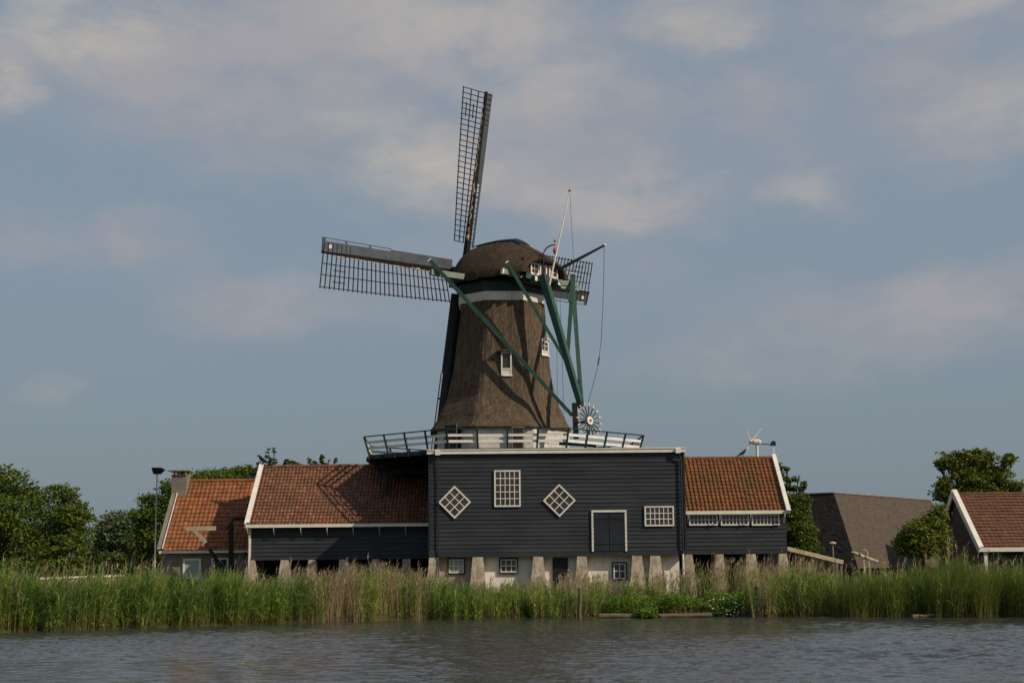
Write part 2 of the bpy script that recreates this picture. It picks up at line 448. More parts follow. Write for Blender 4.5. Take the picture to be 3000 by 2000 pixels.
ov = np.array([(-1500, -300, 0), (1500, -300, 0), (1500, 500, 0), (-1500, 500, 0)], float); nb = len(base_v)
qw = np.concatenate([qw, np.array([(nb, nb+1, i1, i0), (nb+1, nb+2, i2, i1), (nb+2, nb+3, i3, i2), (nb+3, nb, i0, i3)])])
w = np_mesh('water', np.concatenate([base_v, ov]), qw, None, 'water'); w['kind'] = 'structure'
w.data.polygons.foreach_set('use_smooth', [True]*len(w.data.polygons))

# ------------------------------------------------------------------ main barn
YB = 81.0
bx0 = Xat(1258, 1480, YB); bx1 = Xat(2006, 1480, YB); bz0 = Zat(1630, 1627, YB); bz1 = Zat(1630, 1320, YB)
BD = 17.0
barn = thing('sawmill_barn', 'long black weatherboarded sawmill barn under the windmill, on tapered concrete piers', 'barn', ((bx0+bx1)/2, YB+BD/2, GZ))
mb = MB()
clapboard(mb, (bx0, YB), (bx1, YB), bz0, bz1)
clapboard(mb, (bx1, YB), (bx1, YB+BD), bz0, bz1); clapboard(mb, (bx0, YB+BD), (bx0, YB), bz0, bz1); clapboard(mb, (bx1, YB+BD), (bx0, YB+BD), bz0, bz1)
mb.box(bx0+.004, bx1-.004, YB+.004, YB+BD-.004, bz0+.01, bz1)
mb.box(bx0-.03, bx1+.03, YB-.06, YB, bz0-.03, bz0+.2)
mb.build('wall', 'tar', barn)
MB().box(bx0-.06, bx1+.06, YB-.05, YB+BD+.1, bz1+.003, bz1+.09).build('roof', 'tarpaint', barn)
for x in (bx0, bx1): MB().box(x-.05, x+.05, YB-.06, YB+.05, bz0+.2, bz1).build('corner_board', 'tarpaint', barn)
# white gutter board along the top
mb = MB(); mb.box(bx0-.12, bx1+.1, YB-.2, YB-.056, bz1-.14, bz1+.10); mb.box(bx0-.13, bx1+.11, YB-.24, YB-.2, bz1+.06, bz1+.115)
gut = mb.build('gutter', 'white', barn)
for u in (1283, 1985):
    x = Xat(u, 1323, YB); MB().box(x-.13, x+.13, YB-.32, YB-.243, bz1-.2, bz1+.06).build('gutter_outlet', 'white', gut)
pl = [P(1283, 1330, YB-.15), P(1284, 1400, YB-.13), P(1285, 1640, YB-.13), P(1286, 1690, YB-.4)]
MB().tube(pl, .035, 8).build('downpipe', 'tarpaint', barn)
pr = [P(1987, 1328, YB-.25), P(1995, 1345, YB-.15), P(2001, 1621, YB-.15)]
dp = MB().tube(pr, .05, 8).build('downpipe', 'tarpaint', barn)
MB().tube([P(2001, 1622, YB-.15), P(2003, 1690, YB-.15)], .058, 8).build('pipe_foot', 'white', dp)
# windows and doors
window(barn, rect(1448, 1377, 1525, 1484, YB), YB, 5, 5, .08, .04, out=.03, name='window')
for u, v in ((1332, 1470.5), (1638.5, 1465.5)):
    c = P(u, v, YB); h = 48/(F/YB)/math.sqrt(2)
    window(barn, (c.x-h, c.x+h, c.z-h, c.z+h), YB, 3, 3, .085, .045, out=.03, rot=R(45), name='diamond_window')
window(barn, rect(1888, 1482, 1974, 1540.5, YB), YB, 6, 3, .075, .04, out=.03)
x0, x1, z0, z1 = rect(1733, 1493.6, 1836, 1614, YB)
fr = MB(); fr.box(x0, x1, YB-.13, YB-.02, z1-.11, z1)
for xx in (x0, x1-.1):
    k = 18
    for i in range(k):
        za = z0+(z1-.11-z0)*i/k; zb = z0+(z1-.11-z0)*(i+1)/k
        fr.box(xx, xx+.1, YB-.125+.012*(i % 2), YB-.02, za, zb-.035)
        fr.box(xx+.004, xx+.096, YB-.10, YB-.02, zb-.035, zb)
df = fr.build('door_frame', 'white', barn)
xm = (x0+x1)/2
for a, b in ((x0+.1, xm-.012), (xm+.012, x1-.1)):
    d = MB(); d.box(a, b, YB-.075, YB-.02, z0, z1-.11)
    kk = 5
    for i in range(kk): d.box(a+(b-a)*i/kk+.006, a+(b-a)*(i+1)/kk-.006, YB-.085, YB-.075, z0+.01, z1-.12)
    dd = d.build('door_leaf', 'tarpaint', barn)
    for zz in (z0+.35, z1-.5): MB().box(a+.03, b-.03, YB-.10, YB-.085, zz, zz+.06).build('hinge_strap', 'black', dd)
# plinth under the barn
YPL = YB+.45
mb = MB(); mb.box(bx0+.3, Xat(1990, 1660, YPL), YPL, YPL+.35, GZ-.5, bz0+.02); mb.build('plinth_wall', 'plaster', barn)
x0, x1, z0, z1 = rect(1288, 1632, 1385, 1720, YPL)
MB().box(x0, x1, YPL-.03, YPL, GZ-.4, z1).build('brick_panel', 'pinkbrick', barn)
def plinth_window(o, s, cols, rows, glass='glass'):
    x0, x1, z0, z1 = rect(*o, YPL)
    m = MB(); f = .075
    m.box(x0, x0+f, YPL-.12, YPL-.003, z0, z1); m.box(x1-f, x1, YPL-.12, YPL-.003, z0, z1); m.box(x0+f, x1-f, YPL-.118, YPL-.003, z1-f, z1); m.box(x0+f, x1-f, YPL-.118, YPL-.003, z0, z0+f)
    w = m.build('window', 'dgreen', barn)
    m = MB(); y = YPL-.03; a0, a1, b0, b1 = x0+f+.003, x1-f-.003, z0+f+.003, z1-f-.003; g = .055
    m.box(a0, a0+g, y-.06, y, b0, b1); m.box(a1-g, a1, y-.06, y, b0, b1); m.box(a0+g, a1-g, y-.058, y, b1-g, b1); m.box(a0+g, a1-g, y-.058, y, b0, b0+g)
    for i in range(1, cols):
        x = a0+(a1-a0)*i/cols; m.box(x-.022, x+.022, y-.05, y-.012, b0+g, b1-g)
    for j in range(1, rows):
        z = b0+(b1-b0)*j/rows; m.box(a0+g, a1-g, y-.048, y-.012, z-.022, z+.022)
    m.build('sash', 'white', w)
    MB().box(a0+g-.01, a1-g+.01, y-.03, y-.005, b0+g-.01, b1-g+.01).build('pane', glass, w)
plinth_window((1311, 1633, 1363, 1682), None, 3, 2, 'curtain')
plinth_window((1462, 1633, 1518, 1680), None, 3, 2)
plinth_window((1793, 1645, 1837, 1699), None, 2, 2)
x0, x1, z0, z1 = rect(1619, 1633, 1664, 1740, YPL)
d = MB().box(x0, x1, YPL-.1, YPL-.003, GZ, z1).build('door', 'black', barn)
MB().box(x1-.16, x1-.1, YPL-.15, YPL-.1, GZ+1.0, GZ+1.12).build('handle', 'steel', d)
def pier(parent, u0, u1, Y, ztop, spread=.28, front=.55):
    x0, x1 = Xat(u0, 1640, Y), Xat(u1, 1640, Y); zb = GZ-.5
    m = MB(); n = 5
    prev = None
    for i in range(n+1):
        t = i/n; k = (1-t)
        j = [random.uniform(-.012, .012) for _ in range(4)]
        ring = [(x0-spread*k+j[0], Y-front*k-.1+j[1], zb+(ztop-zb)*t), (x1+spread*k+j[2], Y-front*k-.1+j[3], zb+(ztop-zb)*t), (x1+spread*k, Y+.5, zb+(ztop-zb)*t), (x0-spread*k, Y+.5, zb+(ztop-zb)*t)]
        m.v += ring
    for i in range(n):
        for k in range(4): m.f.append((i*4+k, i*4+(k+1) % 4, (i+1)*4+(k+1) % 4, (i+1)*4+k)); m.mi.append(0)
    m.f.append((n*4, n*4+1, n*4+2, n*4+3)); m.mi.append(0)
    return m.build('pier', 'pier', parent)
for u0, u1 in ((1258, 1284), (1385, 1415), (1562, 1591), (1691, 1718), (1852, 1880), (1905, 1934)):
    pier(barn, u0, u1, YB+.05, bz0-.033)

# ------------------------------------------------------------------ left shed
YL = 84.8
lx0 = Xat(731, 1590, YL); lx1 = bx0-.005; lz0 = Zat(990, 1638, YL); lzE = Zat(990, 1533, YL)
YLr = YL+4.2; lzR = Zat(945, 1367.5, YLr)
shed = thing('sawmill_shed', 'black boarded shed with sagging red tiled roof left of the tall barn', 'shed', ((lx0+lx1)/2, YLr, GZ))
lxR0 = Xat(766, 1366, YLr); lxE0 = Xat(722, 1530, YL-.3)
mb = MB()
clapboard(mb, (lx0, YL), (lx1, YL), lz0, lzE); clapboard(mb, (lx0, YLr+4.2), (lx0, YL), lz0, lzE)
mb.box(lx0+.003, lx1, YL+.003, YLr+4.2, lz0+.01, lzE)
mb.prism([(lx0, YL, lzE), (lx0, YLr*2-YL, lzE), (lx0, YLr, lzR-.08)], (.1, 0, 0))
mb.build('wall', 'tar', shed)
MB().box(lx0-.02, lx0+.09, YL-.055, YL+.05, lz0, lzE).build('corner_board', 'white', shed)
MB().tube([(lx0-.02, YL-.12, lzE-.02), (lx0-.01, YL-.12, lz0-.02), (lx0, YL-.12, GZ+.2)], .04, 8).build('downpipe', 'dirtywhite', shed)
tile_roof('roof', 'tiles', (lx0-.12, YL-.35, lzE-.12), (lx1, YL-.35, lzE-.12), (lx0-.12, YLr, lzR), (lx1, YLr, lzR), shed, sag=.06)
tile_roof('roof', 'tiles', (lx1, 2*YLr-YL+.35, lzE-.12), (lx0-.12, 2*YLr-YL+.35, lzE-.12), (lx1, YLr, lzR), (lx0-.12, YLr, lzR), shed)
m = MB()
for i in range(int((lx1-lx0)/.36)):
    xa = lx0-.1+i*.36; m.tube([(xa, YLr, lzR+.02+random.uniform(-.01, .01)), (xa+.38, YLr, lzR+.04+random.uniform(-.01, .01))], .13, 8)
m.build('ridge_tiles', 'tiles', shed, uv=[(i//16+.5, 3.5) for i in range(len(m.v))])
MB().box(lx0-.25, lx1, YL-.42, YL-.36, lzE-.20, lzE-.03).build('eave_board', 'white', shed)
mb = MB(); mb.bar((lx0-.17, YL-.45, lzE-.13), (lx0-.17, YLr+.02, lzR+.12), .07, .34, (0, -.7, .7)); mb.bar((lx0-.17, 2*YLr-YL+.45, lzE-.13), (lx0-.17, YLr-.02, lzR+.12), .07, .34, (0, .7, .7))
mb.bar((lx0-.09, YL-.45, lzE+.08), (lx0-.09, YLr+.02, lzR+.27), .28, .05, (0, -.7, .7))
mb.build('verge_board', 'white', shed)
for u in (726, 803, 882, 959, 1035, 1112, 1189):
    x = Xat(u, 1540, YL-.2); zz = lzE-.2; y = YL-.02
    MB().tube([(x, YL-.40, zz+.02), (x, YL-.38, zz-.14), (x, YL-.28, zz-.28), (x, y-.02, zz-.36), (x, y-.02, zz-.44)], .022, 6).build('gutter_bracket', 'dirtywhite', shed)
for u0, u1 in ((724, 748), (823, 846), (904, 926), (995, 1018), (1090, 1112), (1180, 1202)):
    pier(shed, u0, u1, YL+.05, lz0-.003)
MB().box(lx0, lx1, YL+5.0, YL+5.2, GZ-.3, lz0).build('added_back_wall', 'darkbrick', shed)  # added wall below the floor, blocks light coming from behind the shed
MB().bar(P(719, 1617, YL+.3), P(697, 1672, YL-.3), .12, .12).build('strut', 'darkwood', shed)

# ------------------------------------------------------------------ right shed
YR = 82.0
rx0 = bx1+.06; rx1 = Xat(2304, 1560, YR); rz0 = Zat(2150, 1621, YR); rzE = Zat(2150, 1503, YR)
YRr = YR+3.6; rzR = Zat(2140, 1343, YRr)
shed2 = thing('sawmill_annex', 'black boarded annex with mossy orange tiled roof and three low windows right of the barn', 'shed', ((rx0+rx1)/2, YRr, GZ))
mb = MB()
clapboard(mb, (rx0, YR), (rx1, YR), rz0, rzE); clapboard(mb, (rx1, YR), (rx1, 2*YRr-YR), rz0, rzE)
mb.box(rx0, rx1-.003, YR+.003, 2*YRr-YR, rz0+.01, rzE)
mb.prism([(rx1-.1, YR, rzE), (rx1-.1, YRr*2-YR, rzE), (rx1-.1, YRr, rzR-.1)], (.1, 0, 0))
mb.box(rx0, rx1+.02, YR-.05, YR, rz0-.02, rz0+.2)
mb.build('wall', 'tar', shed2)
tile_roof('roof', 'tilesmoss', (rx0, YR-.28, rzE+.0), (rx1+.02, YR-.28, rzE+.0), (rx0, YRr, rzR), (rx1+.02, YRr, rzR), shed2, cw=.235, rh=.32, amp=.062)
tile_roof('roof', 'tilesmoss', (rx1+.02, 2*YRr-YR+.4, rzE), (rx0, 2*YRr-YR+.4, rzE), (rx1+.02, YRr, rzR), (rx0, YRr, rzR), shed2, cw=.235)
m = MB()
for i in range(int((rx1-rx0)/.36)):
    xa = rx0+i*.36; m.tube([(xa, YRr, rzR+.0), (xa+.38, YRr, rzR+.02+random.uniform(-.01, .01))], .12, 8)
m.build('ridge_tiles', 'tilesmoss', shed2, uv=[(i//16+.5, 3.5) for i in range(len(m.v))])
MB().box(rx0, rx1+.16, YR-.36, YR-.30, rzE-.05, rzE+.13).build('eave_board', 'white', shed2)
mb = MB(); mb.bar((rx1+.08, YR-.5, rzE+.05), (rx1+.08, YRr+.02, rzR+.16), .22, .2, (0, -.7, .7)); mb.bar((rx1+.08, 2*YRr-YR+.5, rzE), (rx1+.08, YRr-.02, rzR+.16), .22, .2, (0, .7, .7))
vb = mb.build('verge_board', 'white', shed2)
MB().bar((rx1+.1, YRr, rzR+.1), (rx1+.1, YRr, rzR+.62), .07).build('finial', 'white', vb)
for u0, u1 in ((2018, 2102), (2111, 2193), (2201.5, 2283)):
    window(shed2, rect(u0, 1505, u1, 1538.5, YR), YR, 7, 2, .075, .035, out=.03)
for u in (2014, 2107, 2197, 2297):
    x = Xat(u, 1510, YR-.2); zz = rzE-.05
    MB().tube([(x, YR-.46, zz+.02), (x, YR-.43, zz-.14), (x, YR-.3, zz-.28), (x, YR-.06, zz-.36), (x, YR-.06, zz-.44)], .022, 6).build('gutter_bracket', 'dirtywhite', shed2)
for u0, u1 in ((2008, 2028), (2097, 2119), (2187, 2213), (2282, 2305)): pier(shed2, u0, u1, YR+.05, rz0-.023)
MB().box(rx0, rx1, YR+4.6, YR+4.8, GZ-.3, rz0).build('added_back_wall', 'darkbrick', shed2)  # added under the annex too, so no light shows through from behind

# timber ramp to the right of the annex
ra, rb = P(2306, 1606, YR+.8), P(2470, 1646, YR+1.5)
ramp = thing('timber_ramp', 'grey timber plank ramp sloping down from the right end of the annex', 'ramp', (rb.x, rb.y, GZ))
mb = MB(); mb.bar(ra, rb, .09, .22); mb.build('side_beam', 'palewood', ramp)
mb = MB(); mb.bar(ra+V((0, 1.3, 0)), rb+V((0, 1.3, 0)), .09, .22); mb.build('side_beam', 'palewood', ramp)
mb = MB(); k = 22
for i in range(k):
    p = ra.lerp(rb, (i+.5)/k); mb.bar(p+V((0, .05, .06)), p+V((0, 1.25, .06)), .14, .04)
mb.build('planks', 'wood', ramp)
for t in (.45, .97):
    p = ra.lerp(rb, t)
    for dy in (0.1, 1.2): MB().bar(p+V((0, dy, -.05)), (p.x, p.y+dy, GZ-.1), .12).build('leg', 'wood', ramp)

exec_parts = True
# ------------------------------------------------------------------ windmill
YT = 89.7; CX = P(1470, 1100, YT).x
def ZT(v, Y=YT): return P(1475, v, Y).z
AL = .80
Tv = V((math.sin(AL), -math.cos(AL), 0)); Hv = V((math.cos(AL), math.sin(AL), 0)); UP = V((0, 0, 1))
zdeck = ZT(1314, 81.9)+.05
mill = thing('windmill', 'thatched octagonal windmill with lattice sails and green tail beams, rising above the black barn', 'windmill', (CX, YT, GZ))
C0 = V((CX, YT, 0))
A0 = -19.5
def octa(r, z, a0=A0, k=8): return [V((CX+r*math.sin(R(a0+45*i)), YT-r*math.cos(R(a0+45*i)), z)) for i in range(k)]
# thatched tower: corner radius against height
zs = [ZT(v) for v in (1268, 1255, 1238, 1222, 1195, 1170, 1085, 987)]+[ZT(877, 87.2)]
rs = [4.46, 4.31, 4.12, 3.98, 3.68, 3.44, 3.10, 2.86, 2.68]
def tr(z): return float(np.interp(z, zs, rs))
def tx(z): return float(np.interp(z, [zs[0], zs[-1]], [-.13, .07]))   # the old smock leans a little
TS = [0, .012, .04, .11, .22, .33, .44, .56, .67, .78, .89, .96, .988]; NA, NZ = 13, 90
mb = MB()
for j in range(NZ+1):
    z = zs[0]+(zs[-1]-zs[0])*j/NZ; r = tr(z)
    for i in range(8*NA):
        t = TS[i % NA]; k = i//NA
        a, b = octa(1, 0, k=8)[k], octa(1, 0)[(k+1) % 8]
        p = (a-C0).lerp(b-C0, t); p.z = 0
        corner = min(t, 1-t)
        lim = .982 if corner < .005 else .984 if corner < .02 else 1.0
        if p.length > lim: p = p*(lim/p.length)
        rr = r*(1+random.gauss(0, .0022))+.018*math.sin(z*2.1+k)+.03*math.exp(-((z-zs[0])/.3)**2)
        p = C0+p*rr; p.x += tx(z); p.z = z+(random.uniform(-.05, .03) if j == 0 else 0)
        mb.v.append(tuple(p))
n8 = 8*NA
for j in range(NZ):
    for i in range(n8):
        mb.f.append((j*n8+i, j*n8+(i+1) % n8, (j+1)*n8+(i+1) % n8, (j+1)*n8+i)); mb.mi.append(0)
mb.f.append(tuple(range(n8))[::-1]); mb.mi.append(0)
tower = mb.build('tower', 'thatch', mill, smooth=True)
# white skirt under the thatch and white band over it
def ring(r0, z0, r1, z1, t=.12):
    m = MB(); a, b, c, d = octa(r0, z0), octa(r1, z1), octa(r1-t, z1), octa(r0-t, z0)
    vs = a+b+c+d; fs = []
    for i in range(8):
        j = (i+1) % 8
        fs += [(i, j, 8+j, 8+i), (8+i, 8+j, 16+j, 16+i), (16+i, 16+j, 24+j, 24+i), (24+i, 24+j, j, i)]
    m.add(vs, fs); return m
m = ring(4.2, zdeck+.0, 4.2, zs[0]+.1, .2)
sk = m.build('base_skirt', 'dirtywhite', mill)
m = MB()
for k in range(8):
    a, b = octa(4.215, 0)[k], octa(4.215, 0)[(k+1) % 8]
    for zz in (zdeck+.32, zdeck+.66): m.bar(V((a.x, a.y, zz)), V((b.x, b.y, zz)), .03, .02)
m.build('skirt_boards', 'dirtywhite', sk)
zb0, zb1 = ZT(877, 87.2), ZT(853, 87.2)
ring(2.70, zb0-.02, 2.78, zb1, .15).build('white_band', 'white', mill)
ring(2.70, zb1+.002, 2.78, ZT(822, 87.2), .15).build('cap_ring', 'dgreen', mill)
def facet(a_deg, z, off=0.0, side=0.0):
    """point on the thatch of the facet whose normal is a_deg off the camera side"""
    n = V((math.sin(R(a_deg)), -math.cos(R(a_deg)), 0)); s = V((math.cos(R(a_deg)), math.sin(R(a_deg)), 0))
    p = C0+n*(tr(z)*math.cos(R(22.5))+off)+s*side; p.z = z; return p, n, s
def tower_window(a_deg, u, v0, v1, w, arched=False):
    zt, zbm = ZT(v0, 86.3), ZT(v1, 86.3)
    n = V((math.sin(R(a_deg)), -math.cos(R(a_deg)), 0)); s = V((math.cos(R(a_deg)), math.sin(R(a_deg)), 0))
    off = tr(zbm)*math.cos(R(22.5))+.02
    lo, hi = -3.0, 3.0                       # slide along the facet until it stands at u
    for _ in range(40):
        mid = (lo+hi)/2; p = C0+n*off+s*mid; p.z = (zt+zbm)/2
        d = CM.transposed() @ (p-V((0, 0, HC))); uu = 1500-F*d.x/d.z
        if uu < u: lo = mid
        else: hi = mid
    c = C0+n*off+s*mid; c.x += tx(zbm)
    def q(a, b, z): p = c+s*a+n*b; p.z = z; return p
    f = .085; h = w/2; zl = zbm+(zt-zbm)*.30
    def slab(m, a0, a1, b0, b1, z0, z1):
        m.add([q(a0, b1, z0), q(a1, b1, z0), q(a1, b0, z0), q(a0, b0, z0), q(a0, b1, z1), q(a1, b1, z1), q(a1, b0, z1), q(a0, b0, z1)],
              [(0, 3, 2, 1), (4, 5, 6, 7), (0, 1, 5, 4), (1, 2, 6, 5), (2, 3, 7, 6), (3, 0, 4, 7)])
    m = MB()
    slab(m, -h, -h+f, -.6, .04, zbm, zt); slab(m, h-f, h, -.6, .04, zbm, zt); slab(m, -h+f, h-f, -.6, .038, zt-f, zt)
    slab(m, -h+f, h-f, -.6, .036, zl-f, zl)
    slab(m, -h-.04, h+.04, -.5, .10, zbm-.07, zbm-.003)
    wn = m.build('window', 'white', mill)
    m = MB(); slab(m, -h+f, h-f, -.6, .01, zbm, zl-f-.003); m.build('sill_board', 'white', wn)
    m = MB(); slab(m, -h+f, h-f, -.6, -.05, zl, zt-f); m.build('pane', 'glass', wn)
    m = MB()
    if arched:
        pts = []
        for i in range(7):
            t = math.pi*i/6; pts.append(q(-math.cos(t)*(h+.06), .10, zt-.02+.16*math.sin(t)))
        m.tube(pts, .045, 6)
        slab(m, -.02, .02, -.05, .0, zl, zt-f); slab(m, -h+f, h-f, -.05, -.003, (zl+zt)/2-.02, (zl+zt)/2+.02)
        m.build('arched_hood', 'white', wn)
    else:
        slab(m, -h-.22, h+.22, -.7, .22, zt+.02, zt+.1); m.build('hood', 'thatch', wn)
tower_window(3, 1486, 1027, 1096, .62)
tower_window(48, 1597, 984, 1026, .62, True)
# doors in the skirt
def skirt_door(a_deg, u0, u1, v0, v1, mat, dormer=False):
    n = V((math.sin(R(a_deg)), -math.cos(R(a_deg)), 0)); s = V((math.cos(R(a_deg)), math.sin(R(a_deg)), 0))
    off = 4.2*math.cos(R(22.5)); um = (u0+u1)/2
    lo, hi = -4, 4
    for _ in range(40):
        mid = (lo+hi)/2; p = C0+n*off+s*mid; p.z = zdeck+.7
        d = CM.transposed() @ (p-V((0, 0, HC)))
        if 1500-F*d.x/d.z < um: lo = mid
        else: hi = mid
    h = (u1-u0)/2*(86/F)/max(.5, math.cos(R(a_deg)))
    zt = ZT(v0, 85.8)
    m = MB(); b1 = off+(.42 if dormer else .05)
    def q(a, b, z): p = C0+n*b+s*(mid+a); p.z = z; return p
    m.add([q(-h, b1, zdeck), q(h, b1, zdeck), q(h, off-.5, zdeck), q(-h, off-.5, zdeck), q(-h, b1, zt), q(h, b1, zt), q(h, off-.5, zt), q(-h, off-.5, zt)],
          [(0, 3, 2, 1), (4, 5, 6, 7), (0, 1, 5, 4), (1, 2, 6, 5), (2, 3, 7, 6), (3, 0, 4, 7)])
    d = m.build('door', mat, mill)
    fm = MB()
    for a in (-h-.05, h+.05): fm.bar(q(a, b1, zdeck), q(a, b1, zt), .05, .05)
    fm.bar(q(-h-.09, b1, zt+.03), q(h+.09, b1, zt+.03), .06, .06)
    fm.build('door_frame', 'wood', d)
skirt_door(-42, 1318, 1352, 1240, 1312, 'black', True)
skirt_door(3, 1503, 1531, 1254, 1312, 'darkwood', True)

# ---- gallery
gal = node('gallery', (CX, YT, zdeck), mill)
GA = -20; RG = 8.35; RT = 8.72; hr = 1.0
zd = zdeck
m = MB(); a, b = octa(RG, zd, GA), octa(RG, zd-.1, GA); c, d = octa(4.0, zd, GA), octa(4.0, zd-.1, GA)
fs = []
for i in range(8):
    j = (i+1) % 8; fs += [(i, j, 16+j, 16+i), (8+j, 8+i, 24+i, 24+j), (8+i, 8+j, j, i)]
m.add(a+b+c+d, fs); m.build('deck', 'darkwood', gal)
m = MB()
for i in range(8):
    p, q = octa(RG+.03, zd-.14, GA)[i], octa(RG+.03, zd-.14, GA)[(i+1) % 8]; m.bar(p, q, .1, .22)
m.build('edge_beam', 'dgreen', gal)
for i in range(8):                                # joists in fans, each with its end beyond the edge
    p, q = octa(RG+.25, zd-.2, GA)[i], octa(RG+.25, zd-.2, GA)[(i+1) % 8]
    m = MB()
    for k in range(6):
        e = p.lerp(q, (k+.1)/6); m.bar(e, C0.lerp(V((e.x, e.y, 0)), .5)+UP*(zd-.2), .13, .18)
    m.build('joists', 'darkwood', gal)
def gp(i, t, r, z):
    p, q = octa(r, z, GA)[i % 8], octa(r, z, GA)[(i+1) % 8]; return p.lerp(q, t)
for i in range(8):
    for k in range(4):
        t = k/4
        MB().bar(gp(i, t, RG-.02, zd-.25), gp(i, t, RT, zd+hr), .085, .085).build('post', 'dgreen', gal)
    MB().bar(gp(i, 0, RT, zd+hr+.03), gp(i, 1, RT, zd+hr+.03), .09, .06).build('handrail', 'dgreen', gal)
    for fz in (.70, .37):
        r = RG+(RT-RG)*(fz*hr+.1)/(hr+.25)-.02
        MB().bar(gp(i, 0.004, r, zd+fz*hr), gp(i, .996, r, zd+fz*hr), .03, .15).build('rail_board', 'white', gal)
# left side: corbelled beams and the pole that stands on the shed roof
lv = octa(RG, zd, GA)[7]                      # left front corner
lv2 = octa(RG, zd, GA)[7-0]
m = MB()
for k, (r, dz) in enumerate(((8.55, -.3), (8.1, -.5), (7.7, -.68), (7.35, -.86), (7.0, -1.02))):
    for vi in (7, ):
        p = octa(r, zd+dz, GA)[vi]; q = octa(4.0, zd+dz, GA)[vi]; m.bar(p, q, .2, .2)
m.build('corbel_beam', 'darkwood', gal)
for vi in (6,):
    p = octa(8.0, zd-.35, GA)[vi]; q = octa(4.6, zd-2.2, GA)[vi]; MB().bar(p, q, .2, .22).build('strut', 'darkwood', gal)
pt = P(1127, 1330, YL+1.9); pb = P(1128, 1462, YL+1.9)
MB().bar((pt.x, pt.y, zd-.9), (pt.x, pt.y, pb.z-.6), .17).build('support_pole', 'tarpaint', gal)
MB().bar((pt.x-.3, pt.y, zd-.95), (bx0-.05, pt.y, zd-.95), .2, .22).build('support_beam', 'darkwood', gal)
# timber frame that carries the tower and the gallery behind (stands on the barn)
m = MB()
for i in range(8):
    p = octa(4.1, zd-.1, GA)[i]; m.bar(p, (p.x, p.y, bz1+.05) if bx0 < p.x < bx1 and p.y < YB+BD else (p.x, p.y, bz1-2), .3)
m.build('frame_posts', 'darkwood', gal)

# ---- cap
ZC = ZT(838)-.12; 
def cap_pt(a, b, z): return C0+Tv*a+Hv*b+UP*z
hp = lambda v, a: Zat(1475, v, YT-math.cos(AL)*a)-ZC
sec = [(-3.35, .55, hp(796, -3.3), .4), (-3.15, 1.15, hp(773, -3.1), .3), (-2.75, 1.75, hp(745, -2.7), .15), (-2.1, 2.35, hp(727, -2.1), .08), (-1.2, 2.78, hp(718, -1.2), .08), (-.2, 2.95, hp(711, -.2), .08),
       (.7, 2.92, hp(708, .7), .08), (1.4, 2.78, hp(708, 1.4), .1), (2.1, 2.55, hp(717, 2.1), .12), (2.8, 2.25, hp(730, 2.8), .14), (3.4, 2.05, hp(743, 3.4), .16), (3.75, 1.95, hp(750, 3.75), .22)]
# refine the sections
def lerp_sec(x):
    xs_ = [s[0] for s in sec]; return [float(np.interp(x, xs_, [s[k] for s in sec])) for k in (1, 2, 3)]
mb = MB(); NS, NT_ = 44, 40
for i in range(NS+1):
    a = sec[0][0]+(sec[-1][0]-sec[0][0])*i/NS; w_, h_, b_ = lerp_sec(a)
    for k in range(NT_+1):
        t = math.pi*k/NT_; cs, sn = math.cos(t), math.sin(t)
        b = w_*math.copysign(abs(cs)**1.28, cs); z = b_+(h_-b_)*sn**1.28
        # thatch bulges outwards just above its lower edge
        bulge = 1+.03*math.exp(-((z-b_-.5)/.45)**2)
        mb.v.append(tuple(cap_pt(a, b*bulge, ZC+z+random.gauss(0, .012)+(random.uniform(-.06, .03) if k in (0, NT_) else 0))))
W = NT_+1
for i in range(NS):
    for k in range(NT_): mb.f.append((i*W+k, i*W+k+1, (i+1)*W+k+1, (i+1)*W+k)); mb.mi.append(0)
NF = 4
frontm = MB(); frontm.v = list(mb.v[:(NF+1)*W]); frontm.f = [tuple(range(W))]+mb.f[:NF*NT_]; frontm.mi = [0]*len(frontm.f)
mb.f = mb.f[NF*NT_:]; mb.mi = mb.mi[NF*NT_:]
# inner skin of the open rear end and the underside
o = len(mb.v)
for a in (3.75, 3.2):
    w_, h_, b_ = lerp_sec(a); w_ -= .36 if a > 3.5 else .45; h_ -= .42 if a > 3.5 else .6
    for k in range(W):
        t = math.pi*k/NT_; cs, sn = math.cos(t), math.sin(t)
        mb.v.append(tuple(cap_pt(a, w_*math.copysign(abs(cs)**.7, cs), ZC+b_-(.15 if a < 3.5 else 0)+(h_-b_)*sn**.8)))
for k in range(NT_):
    mb.f.append((NS*W+k, NS*W+k+1, o+k+1, o+k)); mb.mi.append(0)
    mb.f.append((o+k, o+k+1, o+W+k+1, o+W+k)); mb.mi.append(0)
cap = mb.build('cap', 'capthatch', mill, smooth=True)
frontm.build('front_boards', 'black', mill, smooth=True)
# boarded ridge with its loose end
m = MB()
rp = [(-2.15, hp(725, -2.1)), (-1.2, hp(717, -1.2)), (-.2, hp(710, -.2)), (.7, hp(707, .7)), (1.35, hp(706, 1.35)), (1.75, hp(711, 1.75)), (2.05, hp(717, 2.0))]
for (a, h_), (a2, h2) in zip(rp, rp[1:]):
    for sd in (-1, 1):
        m.add([cap_pt(a, 0, ZC+h_+.15), cap_pt(a2, 0, ZC+h2+.15), cap_pt(a2, sd*.42, ZC+h2+.0), cap_pt(a, sd*.42, ZC+h_+.0), cap_pt(a, 0, ZC+h_+.08), cap_pt(a2, 0, ZC+h2+.08), cap_pt(a2, sd*.42, ZC+h2-.07), cap_pt(a, sd*.42, ZC+h_-.07)],
              [(0, 1, 2, 3), (4, 5, 6, 7), (3, 2, 6, 7), (0, 3, 7, 4), (1, 2, 6, 5)])
m.build('ridge_board', 'black', cap)
